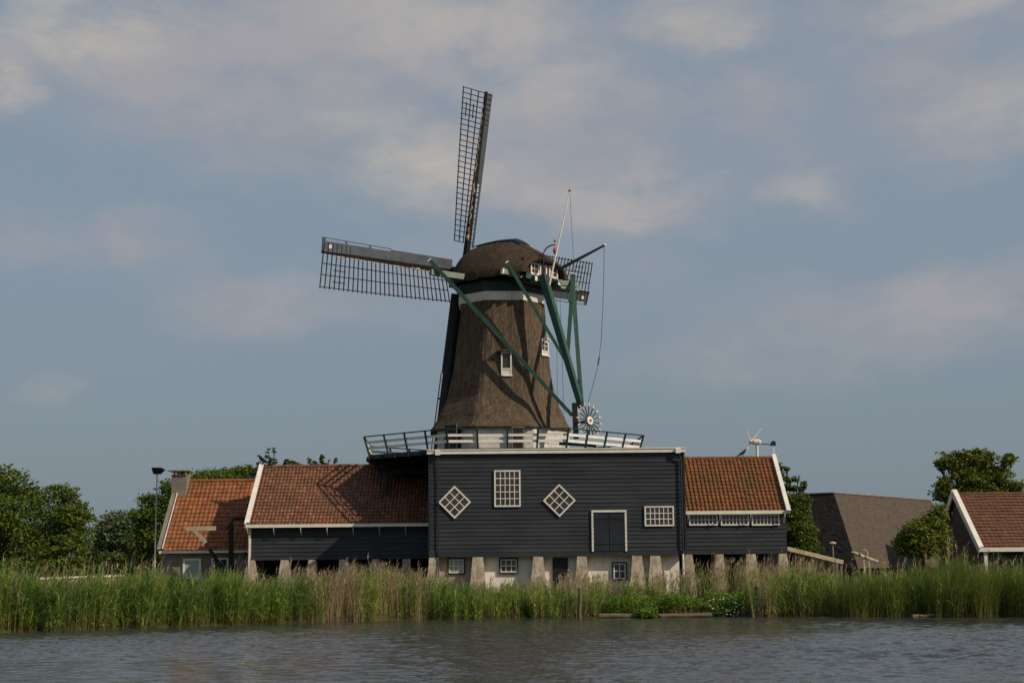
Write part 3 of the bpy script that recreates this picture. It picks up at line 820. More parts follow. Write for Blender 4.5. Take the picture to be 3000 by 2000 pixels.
# rear gable under the thatch: boards, two white windows, red hatch
def cbox(m, a0, a1, b0, b1, z0, z1, mi=0):
    a0 += .42; a1 += .42; b0 += .06; b1 += .06
    m.add([cap_pt(a1, b0, ZC+z0), cap_pt(a1, b1, ZC+z0), cap_pt(a0, b1, ZC+z0), cap_pt(a0, b0, ZC+z0), cap_pt(a1, b0, ZC+z1), cap_pt(a1, b1, ZC+z1), cap_pt(a0, b1, ZC+z1), cap_pt(a0, b0, ZC+z1)],
          [(0, 3, 2, 1), (4, 5, 6, 7), (0, 1, 5, 4), (1, 2, 6, 5), (2, 3, 7, 6), (3, 0, 4, 7)], mi)
m = MB(); cbox(m, 2.75, 2.95, -1.55, 1.55, -.1, 1.2); rear = m.build('rear_gable', 'dred', mill)
for b0, b1 in ((-1.08, -.36), (.50, 1.26)):
    z0, z1 = .24, .96; f = .10
    m = MB()
    cbox(m, 2.953, 3.06, b0, b0+f, z0, z1); cbox(m, 2.953, 3.06, b1-f, b1, z0, z1); cbox(m, 2.953, 3.058, b0+f, b1-f, z1-f, z1); cbox(m, 2.953, 3.058, b0+f, b1-f, z0, z0+f)
    cbox(m, 2.97, 3.02, (b0+b1)/2-.02, (b0+b1)/2+.02, z0+f, z1-f); cbox(m, 2.97, 3.018, b0+f, b1-f, (z0+z1)/2-.02, (z0+z1)/2+.02)
    wn = m.build('gable_window', 'white', mill)
    m = MB(); cbox(m, 2.953, 2.985, b0+f, b1-f, z0+f, z1-f); m.build('pane', 'glass', wn)
m = MB(); cbox(m, 2.953, 3.05, -.30, -.20, .25, 1.18); cbox(m, 2.953, 3.05, .22, .32, .25, 1.18); cbox(m, 2.953, 3.048, -.2, .22, .8, .88); m.build('gable_post', 'white', rear)
m = MB(); cbox(m, 2.953, 3.0, -.2, .22, .25, .8); m.build('hatch', 'dred', rear)
m = MB(); cbox(m, 2.95, 3.12, -1.55, 1.6, -.08, .22); m.build('sill_beam', 'green', rear)
m = MB(); cbox(m, 2.2, 2.9, -1.5, 1.5, -.24, -.10); m.build('tail_transom', 'dgreen', mill)
for b in (-.95, 1.05):
    m = MB(); cbox(m, 2.4, 3.38, b-.17, b+.17, -.22, .08); bm_ = m.build('cap_beam', 'green', mill)
    m = MB(); cbox(m, 3.383, 3.42, b-.16, b+.16, -.21, .07); m.build('beam_end', 'white', bm_)

# ---- tail beams (spruits, braces and the tail pole down to the winch)
def beam(name, p, q, w, h, mat='green', tip=None, w2=None, h2=None):
    b = MB().bar(p, q, w, h, w2=w2, h2=h2).build(name, mat, mill)
    if tip:
        d = (V(p)-V(q)).normalized(); MB().bar(V(p)+d*.004, V(p)+d*.09, w*1.08, h*1.08).build('beam_tip', tip, b)
    return b
LS0, LS1 = P(1262, 797, 86.7), P(1692, 846, 92.8)
beam('long_spruit', LS0, P(1376, 814, 88.0), .27, .34, 'greygreen')
beam('long_spruit', P(1640, 838, 92.0), LS1, .27, .32, 'greygreen', None)
SS0, SS1 = P(1474, 795, 85.9), P(1655, 832, 88.6)
beam('short_spruit', SS0, P(1552, 813, 86.7), .27, .3, 'greygreen', 'white')
beam('short_spruit', P(1610, 824, 88.0), P(1690, 834, 88.9), .27, .3, 'greygreen', 'white')
WB = P(1690, 1215, 83.6)          # foot of the tail
beam('tail_pole', P(1590, 806, 86.5), P(1703, 1192, 85.3), .46, .42, 'green', None, .30, .30)
beam('long_brace', P(1261, 764, 86.75), P(1676, 1216, 85.4), .25, .23, 'green', 'white', .22, .21)
beam('long_brace', P(1676, 806, 92.6), P(1704, 1180, 85.3), .25, .23, 'green', 'dirtywhite', .22, .21)
beam('short_brace', P(1487, 770, 85.95), P(1662, 1064, 85.75), .21, .20, 'green', 'white', .18, .18)
beam('short_brace', P(1680, 806, 88.7), P(1662, 1050, 85.8), .24, .22, 'green', 'dirtywhite', .2, .18)
beam('winch_post', P(1683, 1180, 85.4), P(1688, 1285, 85.4), .30, .30, 'darkwood')
beam('winch_foot', P(1640, 1298, 85.4), P(1745, 1304, 84.6), .25, .2, 'dgreen')

# ---- winch wheel
wn_ = (Tv+UP*.12+V((.0, 0, 0))).normalized(); wc = P(1726, 1232, 84.4)
we = wn_.cross(UP).normalized(); wu = we.cross(wn_).normalized()
wheel = node('winch_wheel', wc, mill)
def wp(r, t, o=0): return wc+we*(r*math.cos(t))+wu*(r*math.sin(t))+wn_*o
MB().tube([wp(.86, 2*math.pi*i/32) for i in range(33)], .022, 6).build('rim', 'pink', wheel)
m = MB(); m.tube([wc-wn_*.12, wc+wn_*.09], .24, 20); m.build('hub', 'white', wheel)
m = MB(); m.tube([wc+wn_*.092, wc+wn_*.13], .085, 12); m.build('hub_boss', 'red', wheel)
MB().tube([wc-wn_*.9, wc-wn_*.1], .1, 10).build('axle', 'dgreen', wheel)
for i in range(16):
    t = 2*math.pi*(i+.3)/16
    m = MB(); m.bar(wp(.2, t), wp(.86, t), .05, .045, up=wn_); m.bar(wp(.85, t, .01), wp(1.07, t, .01), .042, .042, up=wn_, mi=1)
    m.build('spoke', ['dgreen', 'white'], wheel)

# ---- boom and rope on the rear of the cap
bp, bq = P(1640, 788, 87.4), P(1772, 718, 86.6)
bo = MB().bar(bp, bq, .16, .18, w2=.1, h2=.1).build('boom', 'dgreen', mill)
MB().ball(bq, .09, 8, 6).build('boom_tip', 'white', bo)
rpx = [(1770, 722, 86.6), (1769, 800, 86.5), (1766, 900, 86.3), (1761, 1000, 86), (1752, 1070, 85.6), (1738, 1125, 85.2), (1723, 1178, 84.8)]
MB().tube([P(*a) for a in rpx], .016, 5).build('boom_rope', 'black', bo)
MB().tube([P(1756, 1045, 85.75), P(1752, 1068, 85.6)], .05, 6).build('rope_block', 'black', bo)
# swan neck of the brake rope with its balls
pts = [P(1592, 806, 86.5), P(1592, 760, 86.5)]+[P(1592+33*(1-math.cos(t)), 748-31*math.sin(t), 86.5) for t in np.linspace(0, math.pi/2, 9)]
sw = MB().tube(pts, .04, 8).build('swan_neck', 'black', mill)
MB().ball(P(1626, 706, 86.5), .085, 10, 8).build('neck_ball', 'pink', sw)
m = MB(); c = P(1626, 735, 86.5); m.ball(c, (.12, .12, .22), 10, 8); m.tube([c, P(1626, 714, 86.5)], .02, 5); m.build('brake_weight', 'red', sw)
for u0, v0, u1, v1, y0, y1 in ((1630, 760, 1633, 1210, 86.3, 85.2), (1640, 850, 1652, 1210, 86.6, 85.2), (1500, 850, 1497, 1005, 86.5, 86.1), (1688, 846, 1694, 1180, 87.5, 85.2)):
    MB().tube([P(u0, v0, y0), P(u1, v1, y1)], .011, 4).build('rope', 'black', mill)

# ---- sails
TAU, PSI, LS, DH = .206, -.0226, 11.45, 3.45
ax = -Tv; su = UP*math.cos(TAU)-ax*math.sin(TAU)
hubp = V((CX, YT, 0))+ax*DH+UP*ZT(802, 92.0); hubp = V((P(1368, 803, 92.05).x, 92.05, P(1368, 803, 92.05).z))
rU = su*math.cos(PSI)+Hv*math.sin(PSI); rR = Hv*math.cos(PSI)-su*math.sin(PSI)
fr_ = (su.cross(Hv)).normalized(); fr_ = fr_ if fr_.dot(ax) > 0 else -fr_
hubn = node('windshaft', hubp, mill)
MB().tube([hubp-fr_*1.6, hubp+fr_*.75], .34, 12).build('shaft', 'darkwood', hubn)
MB().bar(hubp-fr_*.35, hubp+fr_*.55, .78, .78).build('shaft_head', 'black', hubn)
def sail(r, l, wide0, oi):
    s = node('sail', hubp, mill)
    b0 = hubp+fr_*oi
    MB().bar(b0-r*.1, b0+r*LS, .34, .30, up=fr_, w2=.15, h2=.14).build('stock', 'lattice', s)
    m = MB(); n = 29; r0, r1 = 1.9, LS-.1
    def tw(x): return R(2+21*(1-(x-r0)/(r1-r0))**1.0)
    def lp(x, w_): a = tw(x); return b0+r*x+(l*math.cos(a)-fr_*math.sin(a))*w_
    Wl = 1.98
    for i in range(n+1):
        x = r0+(r1-r0)*i/n; m.bar(lp(x, -.55), lp(x, Wl+.09), .045, .05, up=fr_)
    for w_ in (.64, 1.28, Wl):
        for i in range(n): m.bar(lp(r0+(r1-r0)*i/n, w_)+fr_*.03, lp(r0+(r1-r0)*(i+1)/n, w_)+fr_*.03, .05, .045, up=fr_)
    for w_ in (.96, 1.62):
        a_, b_ = r1-1.75, r1-.85
        m.bar(lp(a_, w_)+fr_*.03, lp(b_, w_)+fr_*.03, .05, .045, up=fr_)
    m.build('lattice', 'lattice', s)
    # leading board on the other side of the stock
    def bp_(x, w_): return b0+r*x-(l*math.cos(R(7))-fr_*math.sin(R(7)))*w_
    m = MB()
    def panel(xa, xb, wa, wb, mi=0):
        t = fr_*.025
        m.add([bp_(xa, wa)-t, bp_(xb, wa)-t, bp_(xb, wb)-t, bp_(xa, wb)-t, bp_(xa, wa)+t, bp_(xb, wa)+t, bp_(xb, wb)+t, bp_(xa, wb)+t],
              [(0, 3, 2, 1), (4, 5, 6, 7), (0, 1, 5, 4), (1, 2, 6, 5), (2, 3, 7, 6), (3, 0, 4, 7)], mi)
    if wide0:
        panel(1.3, 11.35, .10, .66); panel(.95, 1.297, .10, .34)
        panel(1.3, 6.3, .663, .76)
        m.bar(bp_(6.3, .80), bp_(LS-.02, .84), .05, .05, up=fr_)
        for x in (7.9, 9.7, 11.3): m.bar(bp_(x, .62), bp_(x, .82), .12, .06, up=fr_)
        m.bar(bp_(LS-.02, .0), bp_(LS-.02, .86), .06, .06, up=fr_)
    else:
        panel(5.7, 11.35, .10, .62)
        panel(1.7, 5.697, .46, .62)
        for x in (2.0, 3.4, 4.9): m.bar(bp_(x, .0), bp_(x, .5), .07, .06, up=fr_)
    bd = m.build('leading_board', 'sailboard', s)
    if wide0:
        m = MB(); cc = bp_(10.9, .38); m.tube([cc-fr_*.05, cc-fr_*.028], .125, 14); m.build('white_disc', 'white', bd)
    # furled canvas along the stock
    pts = []; rad = []
    for i in range(60):
        x = 2.1+(LS-2.9)*i/59; k = 1 if i < 26 else .55
        pts.append(lp(x, .17+.05*math.sin(i*1.7)+random.uniform(-.03, .03))-fr_*(.05)); rad.append(max(.012, k*(.032+.03*math.sin(i*.63+r.x*3)+.02*math.sin(i*1.9)+random.uniform(-.02, .03))))
    MB().tube(pts, rad, 6).build('furled_canvas', 'canvas', s)
    return s
sail(rU, -rR, False, .28); sail(-rR, -rU, True, .0); sail(-rU, rR, True, .28); sail(rR, rU, True, .0)

# ------------------------------------------------------------------ flagpole on the cap
fb, ft = P(1609, 836, 86.2), P(1669, 562, 86.2)
fp = thing('flagpole', 'thin white leaning flagpole with red ball on top at the rear of the mill cap', 'flagpole', fb)
MB().tube([fb, ft], [.06, .03], 8).build('pole', 'white', fp)
MB().ball(ft+V((0, 0, .07)), .085, 10, 8).build('ball_finial', 'red', fp)
MB().tube([ft, P(1674, 650, 86.2), P(1680, 755, 86.3), P(1684, 850, 86.3)], .010, 4).build('halyard', 'black', fp)

# ------------------------------------------------------------------ small wind turbine on the annex
tc = P(2214, 1294, YRr); tb = P(2219, 1345, YRr)
wt = thing('wind_turbine', 'small white wind turbine with thin blades and dark tail vane on the annex ridge', 'wind turbine', (tb.x, tb.y, rzR))
MB().tube([(tb.x, tb.y, rzR-.1), (tb.x, tb.y, tc.z-.1)], .075, 10).build('mast', 'white', wt)
m = MB(); m.tube([tc+V((-.25, 0, 0)), tc+V((-.1, 0, 0)), tc+V((.2, 0, .0)), tc+V((.32, 0, 0))], [.1, .17, .17, .06], 12); m.build('nacelle', 'dirtywhite', wt)
MB().bar(tc+V((.3, 0, -.12)), P(2262, 1302, YRr), .06, .05).build('tail_boom', 'tarpaint', wt)
vx = P(2263, 1300, YRr); m = MB(); m.prism([vx+V((-.12, -.015, -.1)), vx+V((.2, -.015, -.1)), vx+V((.19, -.015, .12)), vx+V((.05, -.015, .2)), vx+V((-.1, -.015, .1))], (0, .03, 0)); m.build('tail_vane', 'tarpaint', wt)
hc = tc+V((-.28, 0, .02))
for u, v in ((2192, 1259), (2234, 1253), (2188, 1325)):
    q = P(u, v, YRr-.0); q.x += (-.28); q = V((q.x+.25, q.y, q.z)); d = (q-hc)
    MB().bar(hc+d*.08, q, .075, .02, up=(0, 1, .3), w2=.035).build('blade', 'white', wt)
MB().ball(hc, .11, 10, 6).build('spinner', 'dirtywhite', wt)

# ------------------------------------------------------------------ birds
def bird(label, base, face, s=1.0, lean=.5):
    """a crow perched: face=+1 looks right, -1 left"""
    b = thing('crow', label, 'bird', base, 'crows on the roof ridges')
    m = MB(); f = face
    def q(x, z, y=0): return V(base)+V((f*x*s, y*s, z*s))
    m.tube([q(-.36, .06), q(-.22, .10), q(-.10, .17), q(.04, .26), q(.13, .36), q(.17, .42), q(.22, .46), q(.27, .45)], [.02*s, .045*s, .085*s, .105*s, .09*s, .06*s, .058*s, .035*s], 10)
    m.tube([q(.26, .455), q(.36, .43)], [.025*s, .006*s], 6)
    m.prism([q(-.2, .10, -.05), q(-.47, -.02, -.05), q(-.47, -.02, .05), q(-.2, .10, .05)], (0, 0, .03*s))
    for y in (-.05, .05): m.tube([q(.0, .2, y), q(.02, 0, y)], .012*s, 5)
    m.build('body', 'feather', b, smooth=True)
    w = MB()
    for y in (-.085, .085): w.ball(q(-.08, .2, y), (.2*s, .03*s, .075*s), 8, 6, rot=Matrix.Rotation(-R(32)*f, 3, 'Y'))
    w.build('wing', 'feather', b, smooth=True)
b1 = P(771, 1366, YLr); bird('black crow at the left end of the red shed ridge', (b1.x, b1.y-.1, lzR+.17), -1, 1.15)
b2 = P(2176, 1343, YRr); bird('black crow on the annex ridge beside the small wind turbine', (b2.x, b2.y, rzR+.12), 1, .85)
# ------------------------------------------------------------------ brick house on the left
YH = 87.7; YHr = YH+4.3
hx0 = Xat(472, 1640, YH); hx1 = lx0-.45; hzE = Zat(640, 1612, YH); hzR = Zat(700, 1409, YHr)
house = thing('brick_house', 'low grey brick house with orange pantiled roof and square capped chimney behind the davit', 'house', ((hx0+hx1)/2, YHr, GZ))
mb = MB(); mb.box(hx0, hx1, YH, YHr*2-YH, GZ-.3, hzE)
mb.prism([(hx0, YH, hzE), (hx0, 2*YHr-YH, hzE), (hx0, YHr, hzR-.1)], (.3, 0, 0)); mb.prism([(hx1, YH, hzE), (hx1, 2*YHr-YH, hzE), (hx1, YHr, hzR-.1)], (-.3, 0, 0))
mb.build('wall', 'brick', house)
tile_roof('roof', 'tilesorange', (hx0+.12, YH-.3, hzE-.05), (hx1, YH-.3, hzE-.05), (hx0+.12, YHr, hzR), (hx1, YHr, hzR), house, cw=.26, rh=.36, amp=.045, step=.04)
tile_roof('roof', 'tilesorange', (hx1, 2*YHr-YH+.3, hzE-.05), (hx0+.12, 2*YHr-YH+.3, hzE-.05), (hx1, YHr, hzR), (hx0+.12, YHr, hzR), house, cw=.26, rh=.36)
mb = MB(); mb.bar((hx0-.1, YH-.25, hzE+.05), (hx0-.1, YHr, hzR+.2), .22, .16, (0, -.7, .7)); mb.bar((hx0-.1, 2*YHr-YH+.25, hzE+.05), (hx0-.1, YHr, hzR+.2), .22, .16, (0, .7, .7)); mb.build('gable_parapet', 'brick', house)
MB().bar((hx0+.12, YH-.3, hzE+.12), (hx0+.12, YHr, hzR+.26), .05, .1, (0, -.7, .7)).build('verge_strip', 'dirtywhite', house)
MB().box(hx0-.05, hx1+.1, YH-.42, YH-.33, hzE-.14, hzE+.0).build('gutter', 'white', house)
m = MB()
for i in range(int((hx1-hx0)/.4)): m.tube([(hx0+.1+i*.4, YHr, hzR), (hx0+.1+i*.4+.42, YHr, hzR+.03)], .14, 8)
m.build('ridge_tiles', 'tilesorange', house, uv=[(i//16+.5, 3.5) for i in range(len(m.v))])
cx0, cx1 = Xat(508, 1420, YHr-.6), Xat(551, 1420, YHr-.6); cz = Zat(530, 1394, YHr-.6)
ch = MB().box(cx0, cx1, YHr-1.1, YHr+.1, hzR-1.8, cz).build('chimney', 'brick', house)
m = MB(); m.box(cx0-.03, cx1+.03, YHr-1.15, YHr+.15, cz, cz+.06)
for x in (cx0+.08, (cx0+cx1)/2-.09, cx1-.2):
    for y in (YHr-1.0, YHr-.1): m.box(x, x+(.18 if x > cx0+.1 and x < cx1-.3 else .1), y, y+.1, cz+.06, cz+.27)
m.box((cx0+cx1)/2-.14, (cx0+cx1)/2+.14, YHr-.7, YHr-.4, cz+.06, cz+.27)
m.box(cx0-.24, cx1+.24, YHr-1.35, YHr+.35, cz+.27, cz+.34); m.build('chimney_cap', 'pier', ch)
window(house, rect(536, 1635, 589, 1695, YH), YH, 1, 1, .12, glass='curtain', out=.0)
window(house, rect(620, 1633, 670, 1695, YH), YH, 2, 1, .1, out=.0)

# ------------------------------------------------------------------ davit beside the shed
YD = 86.5
dv = thing('wooden_davit', 'wooden davit with pale horizontal beam and slanting brace in front of the brick house', 'davit', (P(676, 1660, YD).x, YD, GZ))
MB().bar(P(676, 1516, YD), P(678, 1720, YD), .24, .24).build('post', 'darkwood', dv)
MB().bar(P(634, 1546, YD), P(684, 1544, YD), .2, .2).build('jib', 'darkwood', dv)  # same beam as the pale end; the shed's shade is put into its colour
MB().bar(P(545, 1548, YD), P(634, 1546.5, YD), .22, .24).build('jib_end', 'palewood', dv)
MB().bar(P(570, 1553, YD), P(603, 1590, YD), .19, .19, up=(0, 1, 0)).build('brace', 'palewood', dv)
MB().bar(P(603.3, 1590.4, YD), P(650, 1664, YD), .19, .19, up=(0, 1, 0)).build('brace', 'darkwood', dv)  # lower length of one brace, shade put into it as a darker timber colour
MB().bar(P(676, 1520, YD+.0), P(730, 1518, YD+.0), .16, .16).build('tie_beam', 'darkwood', dv)

# ------------------------------------------------------------------ street lamp, fence, low wall
lb = P(453.5, 1640, 104); lt = P(453, 1386, 104)
lamp = thing('street_lamp', 'tall pale grey street lamp with dark wedge-shaped head left of the brick house', 'street lamp', (lb.x, lb.y, GZ))
MB().tube([(lb.x, lb.y, GZ-.2), (lb.x, lb.y, 3.2), (lb.x, lb.y, 3.3), (lb.x, lb.y, lt.z)], [.075, .07, .05, .042], 10).build('pole', 'steel', lamp)
m = MB(); z0 = lt.z-.05
m.add([(lb.x-.22, lb.y-.2, z0), (lb.x+.22, lb.y-.2, z0), (lb.x+.22, lb.y+.2, z0), (lb.x-.22, lb.y+.2, z0), (lb.x-.34, lb.y-.28, z0+.38), (lb.x+.52, lb.y-.28, z0+.30), (lb.x+.52, lb.y+.28, z0+.30), (lb.x-.34, lb.y+.28, z0+.38), (lb.x-.3, lb.y-.25, z0+.44), (lb.x+.3, lb.y-.25, z0+.44), (lb.x+.3, lb.y+.25, z0+.44), (lb.x-.3, lb.y+.25, z0+.44)],
      [(0, 3, 2, 1), (0, 1, 5, 4), (1, 2, 6, 5), (2, 3, 7, 6), (3, 0, 4, 7), (4, 5, 9, 8), (5, 6, 10, 9), (6, 7, 11, 10), (7, 4, 8, 11), (8, 9, 10, 11)])
m.build('lamp_head', 'black', lamp)
fc = thing('wire_fence', 'thin wire fence with slim metal posts in front of the far willow', 'fence', P(327, 1680, 98))
for u in (250, 327, 404, 470):
    p = P(u, 1625, 98); MB().tube([(p.x, p.y, GZ), p], .028, 6).build('post', 'bark', fc)
for dv_ in (0, 14, 28):
    MB().tube([P(250, 1626+dv_, 98), P(327, 1625+dv_, 98), P(404, 1625+dv_, 98), P(470, 1624+dv_, 98)], .008, 4).build('wire', 'bark', fc)
lw0, lw1 = P(98, 1697, 74), P(352, 1688, 78)
jt = thing('quay_wall', 'pale weathered low quay wall half hidden by the reeds on the left', 'low wall', (lw0.x, lw0.y, GZ))
m = MB(); m.bar(lw0-UP*.45, lw1-UP*.45, .5, .9); m.build('wall', 'pier', jt)
m = MB(); m.bar(lw0+UP*.045, lw1+UP*.045, .66, .09); m.build('coping', 'plaster', jt)

# ------------------------------------------------------------------ house on the right
Y1, Y2 = 95.0, 104.2; YM = (Y1+Y2)/2
gx = P(2876, 1600, Y1).x-.1; gx2 = gx+14; gzE = Zat(2900, 1606, Y1); gzR = Zat(2805, 1447, YM)
rh_ = thing('tiled_house', 'low dark house with brown-red tiled roof and white verge boards at the right edge', 'house', ((gx+gx2)/2, YM, GZ))
mb = MB(); clapboard(mb, (gx, Y2), (gx, Y1), GZ, gzE); clapboard(mb, (gx, Y1), (gx2, Y1), GZ, gzE); clapboard(mb, (gx2, Y1), (gx2, Y2), GZ, gzE); clapboard(mb, (gx2, Y2), (gx, Y2), GZ, gzE)
mb.box(gx+.003, gx2-.003, Y1+.003, Y2-.003, GZ-.3, gzE)
n_ = 20
for i in range(n_):          # boarded gable
    z0 = gzE+(gzR-.15-gzE)*i/n_; z1 = gzE+(gzR-.15-gzE)*(i+1)/n_; k0 = 1-i/n_; k1 = 1-(i+1)/n_; hw = (Y2-Y1)/2
    mb.add([(gx-.03, YM+hw*k0, z0), (gx-.03, YM-hw*k0, z0), (gx-.004, YM-hw*k1, z1), (gx-.004, YM+hw*k1, z1)], [(0, 1, 2, 3)])
mb.build('wall', 'black', rh_)
tile_roof('roof', 'tilesbrown', (gx-.15, Y1-.45, gzE-.08), (gx2, Y1-.45, gzE-.08), (gx-.15, YM, gzR), (gx2, YM, gzR), rh_, cw=.32, rh=.34, amp=.02, step=.05)
tile_roof('roof', 'tilesbrown', (gx2, Y2+.45, gzE-.08), (gx-.15, Y2+.45, gzE-.08), (gx2, YM, gzR), (gx-.15, YM, gzR), rh_, cw=.32, rh=.34, amp=.02, step=.05)
m = MB()
for i in range(34): m.tube([(gx-.1+i*.4, YM, gzR+.0), (gx+.32+i*.4, YM, gzR+.02)], .11, 8)
m.build('ridge_tiles', 'tilesbrown', rh_, uv=[(i//16+.5, 3.5) for i in range(len(m.v))])
for a, b in (((gx-.2, Y1-.5, gzE-.12), (gx-.2, YM, gzR+.1)), ((gx-.2, Y2+.5, gzE-.12), (gx-.2, YM+.01, gzR+.1))):
    MB().bar(a, b, .09, .42, (0, -.7 if a[1] < YM else .7, .7)).build('verge_board', 'white', rh_)
MB().bar((gx-.08, Y1-.5, gzE+.1), (gx-.08, YM, gzR+.3), .3, .06, (0, -.7, .7)).build('verge_cap', 'white', rh_)
MB().box(gx-.25, gx2, Y1-.56, Y1-.5, gzE-.2, gzE+.05).build('gutter', 'white', rh_)
p = P(2886, 1612, Y1-.3); MB().box(p.x-.1, p.x+.1, Y1-.4, Y1-.2, GZ, gzE-.203).build('porch_post', 'white', rh_)

# ------------------------------------------------------------------ hipped roof of the big barn behind
A = P(2443, 1444, 100.5); Bq = P(2726, 1471, 113); Bq.z = A.z
d1 = (Bq-A).normalized(); d2 = V((-d1.y, d1.x, 0)); n1 = -d2; n2 = -d1
D = A+d2*12; Cc = Bq+d2*12
ze = 2.2; ex = 2.9
A_, B_, C_, D_ = A+(n1+n2)*ex, Bq+(n1-n2)*ex, Cc+(-n1-n2)*ex, D+(n2-n1)*ex
for q in (A_, B_, C_, D_): q.z = ze
hb = thing('hipped_barn', 'barn with steep brown shingled hipped roof and flat top, behind the annex', 'barn', ((A.x+Cc.x)/2, (A.y+Cc.y)/2, GZ))
tile_roof('roof_slope', 'slates', A_, B_, A, Bq, hb, cw=.32, rh=.2, amp=.004, step=.006, flat=True)
tile_roof('roof_slope', 'darkwood', D_, A_, D, A, hb, cw=.32, rh=.2, amp=.004, step=.006, flat=True)['label'] = 'roof slope with shade put into its dark colour'  # shade of this side is put into its colour, darker than the shingle slopes
tile_roof('roof_slope', 'slates', B_, C_, Bq, Cc, hb, cw=.32, rh=.2, amp=.004, step=.006, flat=True)
tile_roof('roof_slope', 'slates', C_, D_, Cc, D, hb, cw=.32, rh=.2, amp=.004, step=.006, flat=True)
m = MB(); m.add([A+UP*.01, Bq+UP*.01, Cc+UP*.01, D+UP*.01], [(0, 1, 2, 3)]); m.build('flat_top', 'tarpaint', hb)
m = MB()
for p, q in ((A, Bq), (D, A)): m.bar(p+UP*.03, q+UP*.03, .14, .07)
m.build('ridge_cap', 'wood', hb)
m = MB(); q4 = [A_*.9+((A+Cc)/2)*.1, B_*.9+((A+Cc)/2)*.1, C_*.9+((A+Cc)/2)*.1, D_*.9+((A+Cc)/2)*.1]
m.prism([V((q.x, q.y, GZ-.2)) for q in q4], (0, 0, ze-GZ+.3)); m.build('wall', 'tarpaint', hb)

# small lamp and log trestle by the reeds on the right
p = P(2439, 1590, 86)
gl = thing('garden_lamp', 'small pale mushroom-shaped garden lamp by the timber ramp', 'garden lamp', (p.x, p.y, GZ))
MB().tube([(p.x, p.y, GZ), (p.x, p.y, p.z-.05)], .05, 8).build('pole', 'wood', gl)
m = MB(); m.tube([(p.x, p.y, p.z-.14), (p.x, p.y, p.z-.03), (p.x, p.y, p.z+.05), (p.x, p.y, p.z+.09)], [.09, .22, .17, .03], 12); m.build('lamp_shade', 'palewood', gl)
YG = 79.5
la, lb2 = P(2503, 1619, YG), P(2545, 1636, YG)
lt_ = thing('log_trestle', 'peeled log lying on short legs with rope loop round its end, above the right reeds', 'log trestle', (lb2.x, YG, GZ))
MB().tube([la-V((.15, 0, -.05)), la, lb2, lb2+V((.5, .2, -.15))], [.05, .09, .10, .09], 10).build('log', 'palewood', lt_)
c = P(2531, 1621, YG-.1); MB().tube([c+V((.19*math.cos(t), .03*math.sin(3*t), .2*math.sin(t))) for t in np.linspace(-.6, 2*math.pi-.9, 20)], .035, 6).build('rope_loop', 'palewood', lt_)
for a, b in (((2530, 1634), (2536, 1660)), ((2544, 1636), (2553, 1660))):
    p = P(*a, YG); q = P(*b, YG-.1); MB().bar(p, V((q.x, q.y, GZ-.1)), .09).build('leg', 'palewood', lt_)

# ------------------------------------------------------------------ trees
def leaves(blobs, n, size, cols, Y, seed, yspread=1.0, clump=.34, up=.35, tall=1.0, fill=.12):
    r = np.random.default_rng(seed)
    cs, rs_ = [], []
    for (u, v, ru, rv) in blobs:
        c = P(u, v, Y); k = Y/F
        cs.append((c.x, c.y+r.uniform(-.5, .5)*yspread*ru*k, c.z)); rs_.append((ru*k, max(ru, rv)*k*yspread*.9, rv*k))
    cs = np.array(cs); rs_ = np.array(rs_)
    wts = (rs_[:, 0]*rs_[:, 2]); wts = wts/wts.sum()
    ncl = max(4, int(n/26)); bi = r.choice(len(cs), ncl, p=wts)
    d = r.normal(size=(ncl, 3)); d /= np.linalg.norm(d, axis=1)[:, None]
    rad = np.where(r.random(ncl) < fill, r.uniform(.1, .6, ncl), r.uniform(.62, 1.0, ncl))
    cc = cs[bi]+d*rs_[bi]*rad[:, None]
    ctone = r.uniform(.75, 1.25, ncl)
    li = r.integers(0, ncl, n)
    sg = clump*np.minimum(1.0, rs_[bi].min(axis=1)/.8+.2)
    p = cc[li]+np.clip(r.normal(size=(n, 3)), -1.75, 1.75)*sg[li][:, None]*np.array([1.15, 1.1, .48*tall])
    nn = r.normal(size=(n, 3)); nn[:, 2] = abs(nn[:, 2])+up; nn /= np.linalg.norm(nn, axis=1)[:, None]
    t = r.normal(size=(n, 3)); a = np.cross(nn, t); a /= np.linalg.norm(a, axis=1)[:, None]; b = np.cross(nn, a)
    s = size*r.uniform(.6, 1.35, n)[:, None]
    bend = nn*s*.18
    Vt = np.stack([p-b*s, p+a*s*.55-bend, p+b*s, p-a*s*.55-bend], 1).reshape(-1, 3)
    q = np.arange(4*n).reshape(n, 4)
    c0, c1 = np.array(cols[0]), np.array(cols[1])
    f = np.clip(r.normal(.5, .3, n)*ctone[li], 0, 1.2)[:, None]
    col = c0+(c1-c0)*f
    return Vt, q, np.repeat(col, 4, axis=0), cs, rs_
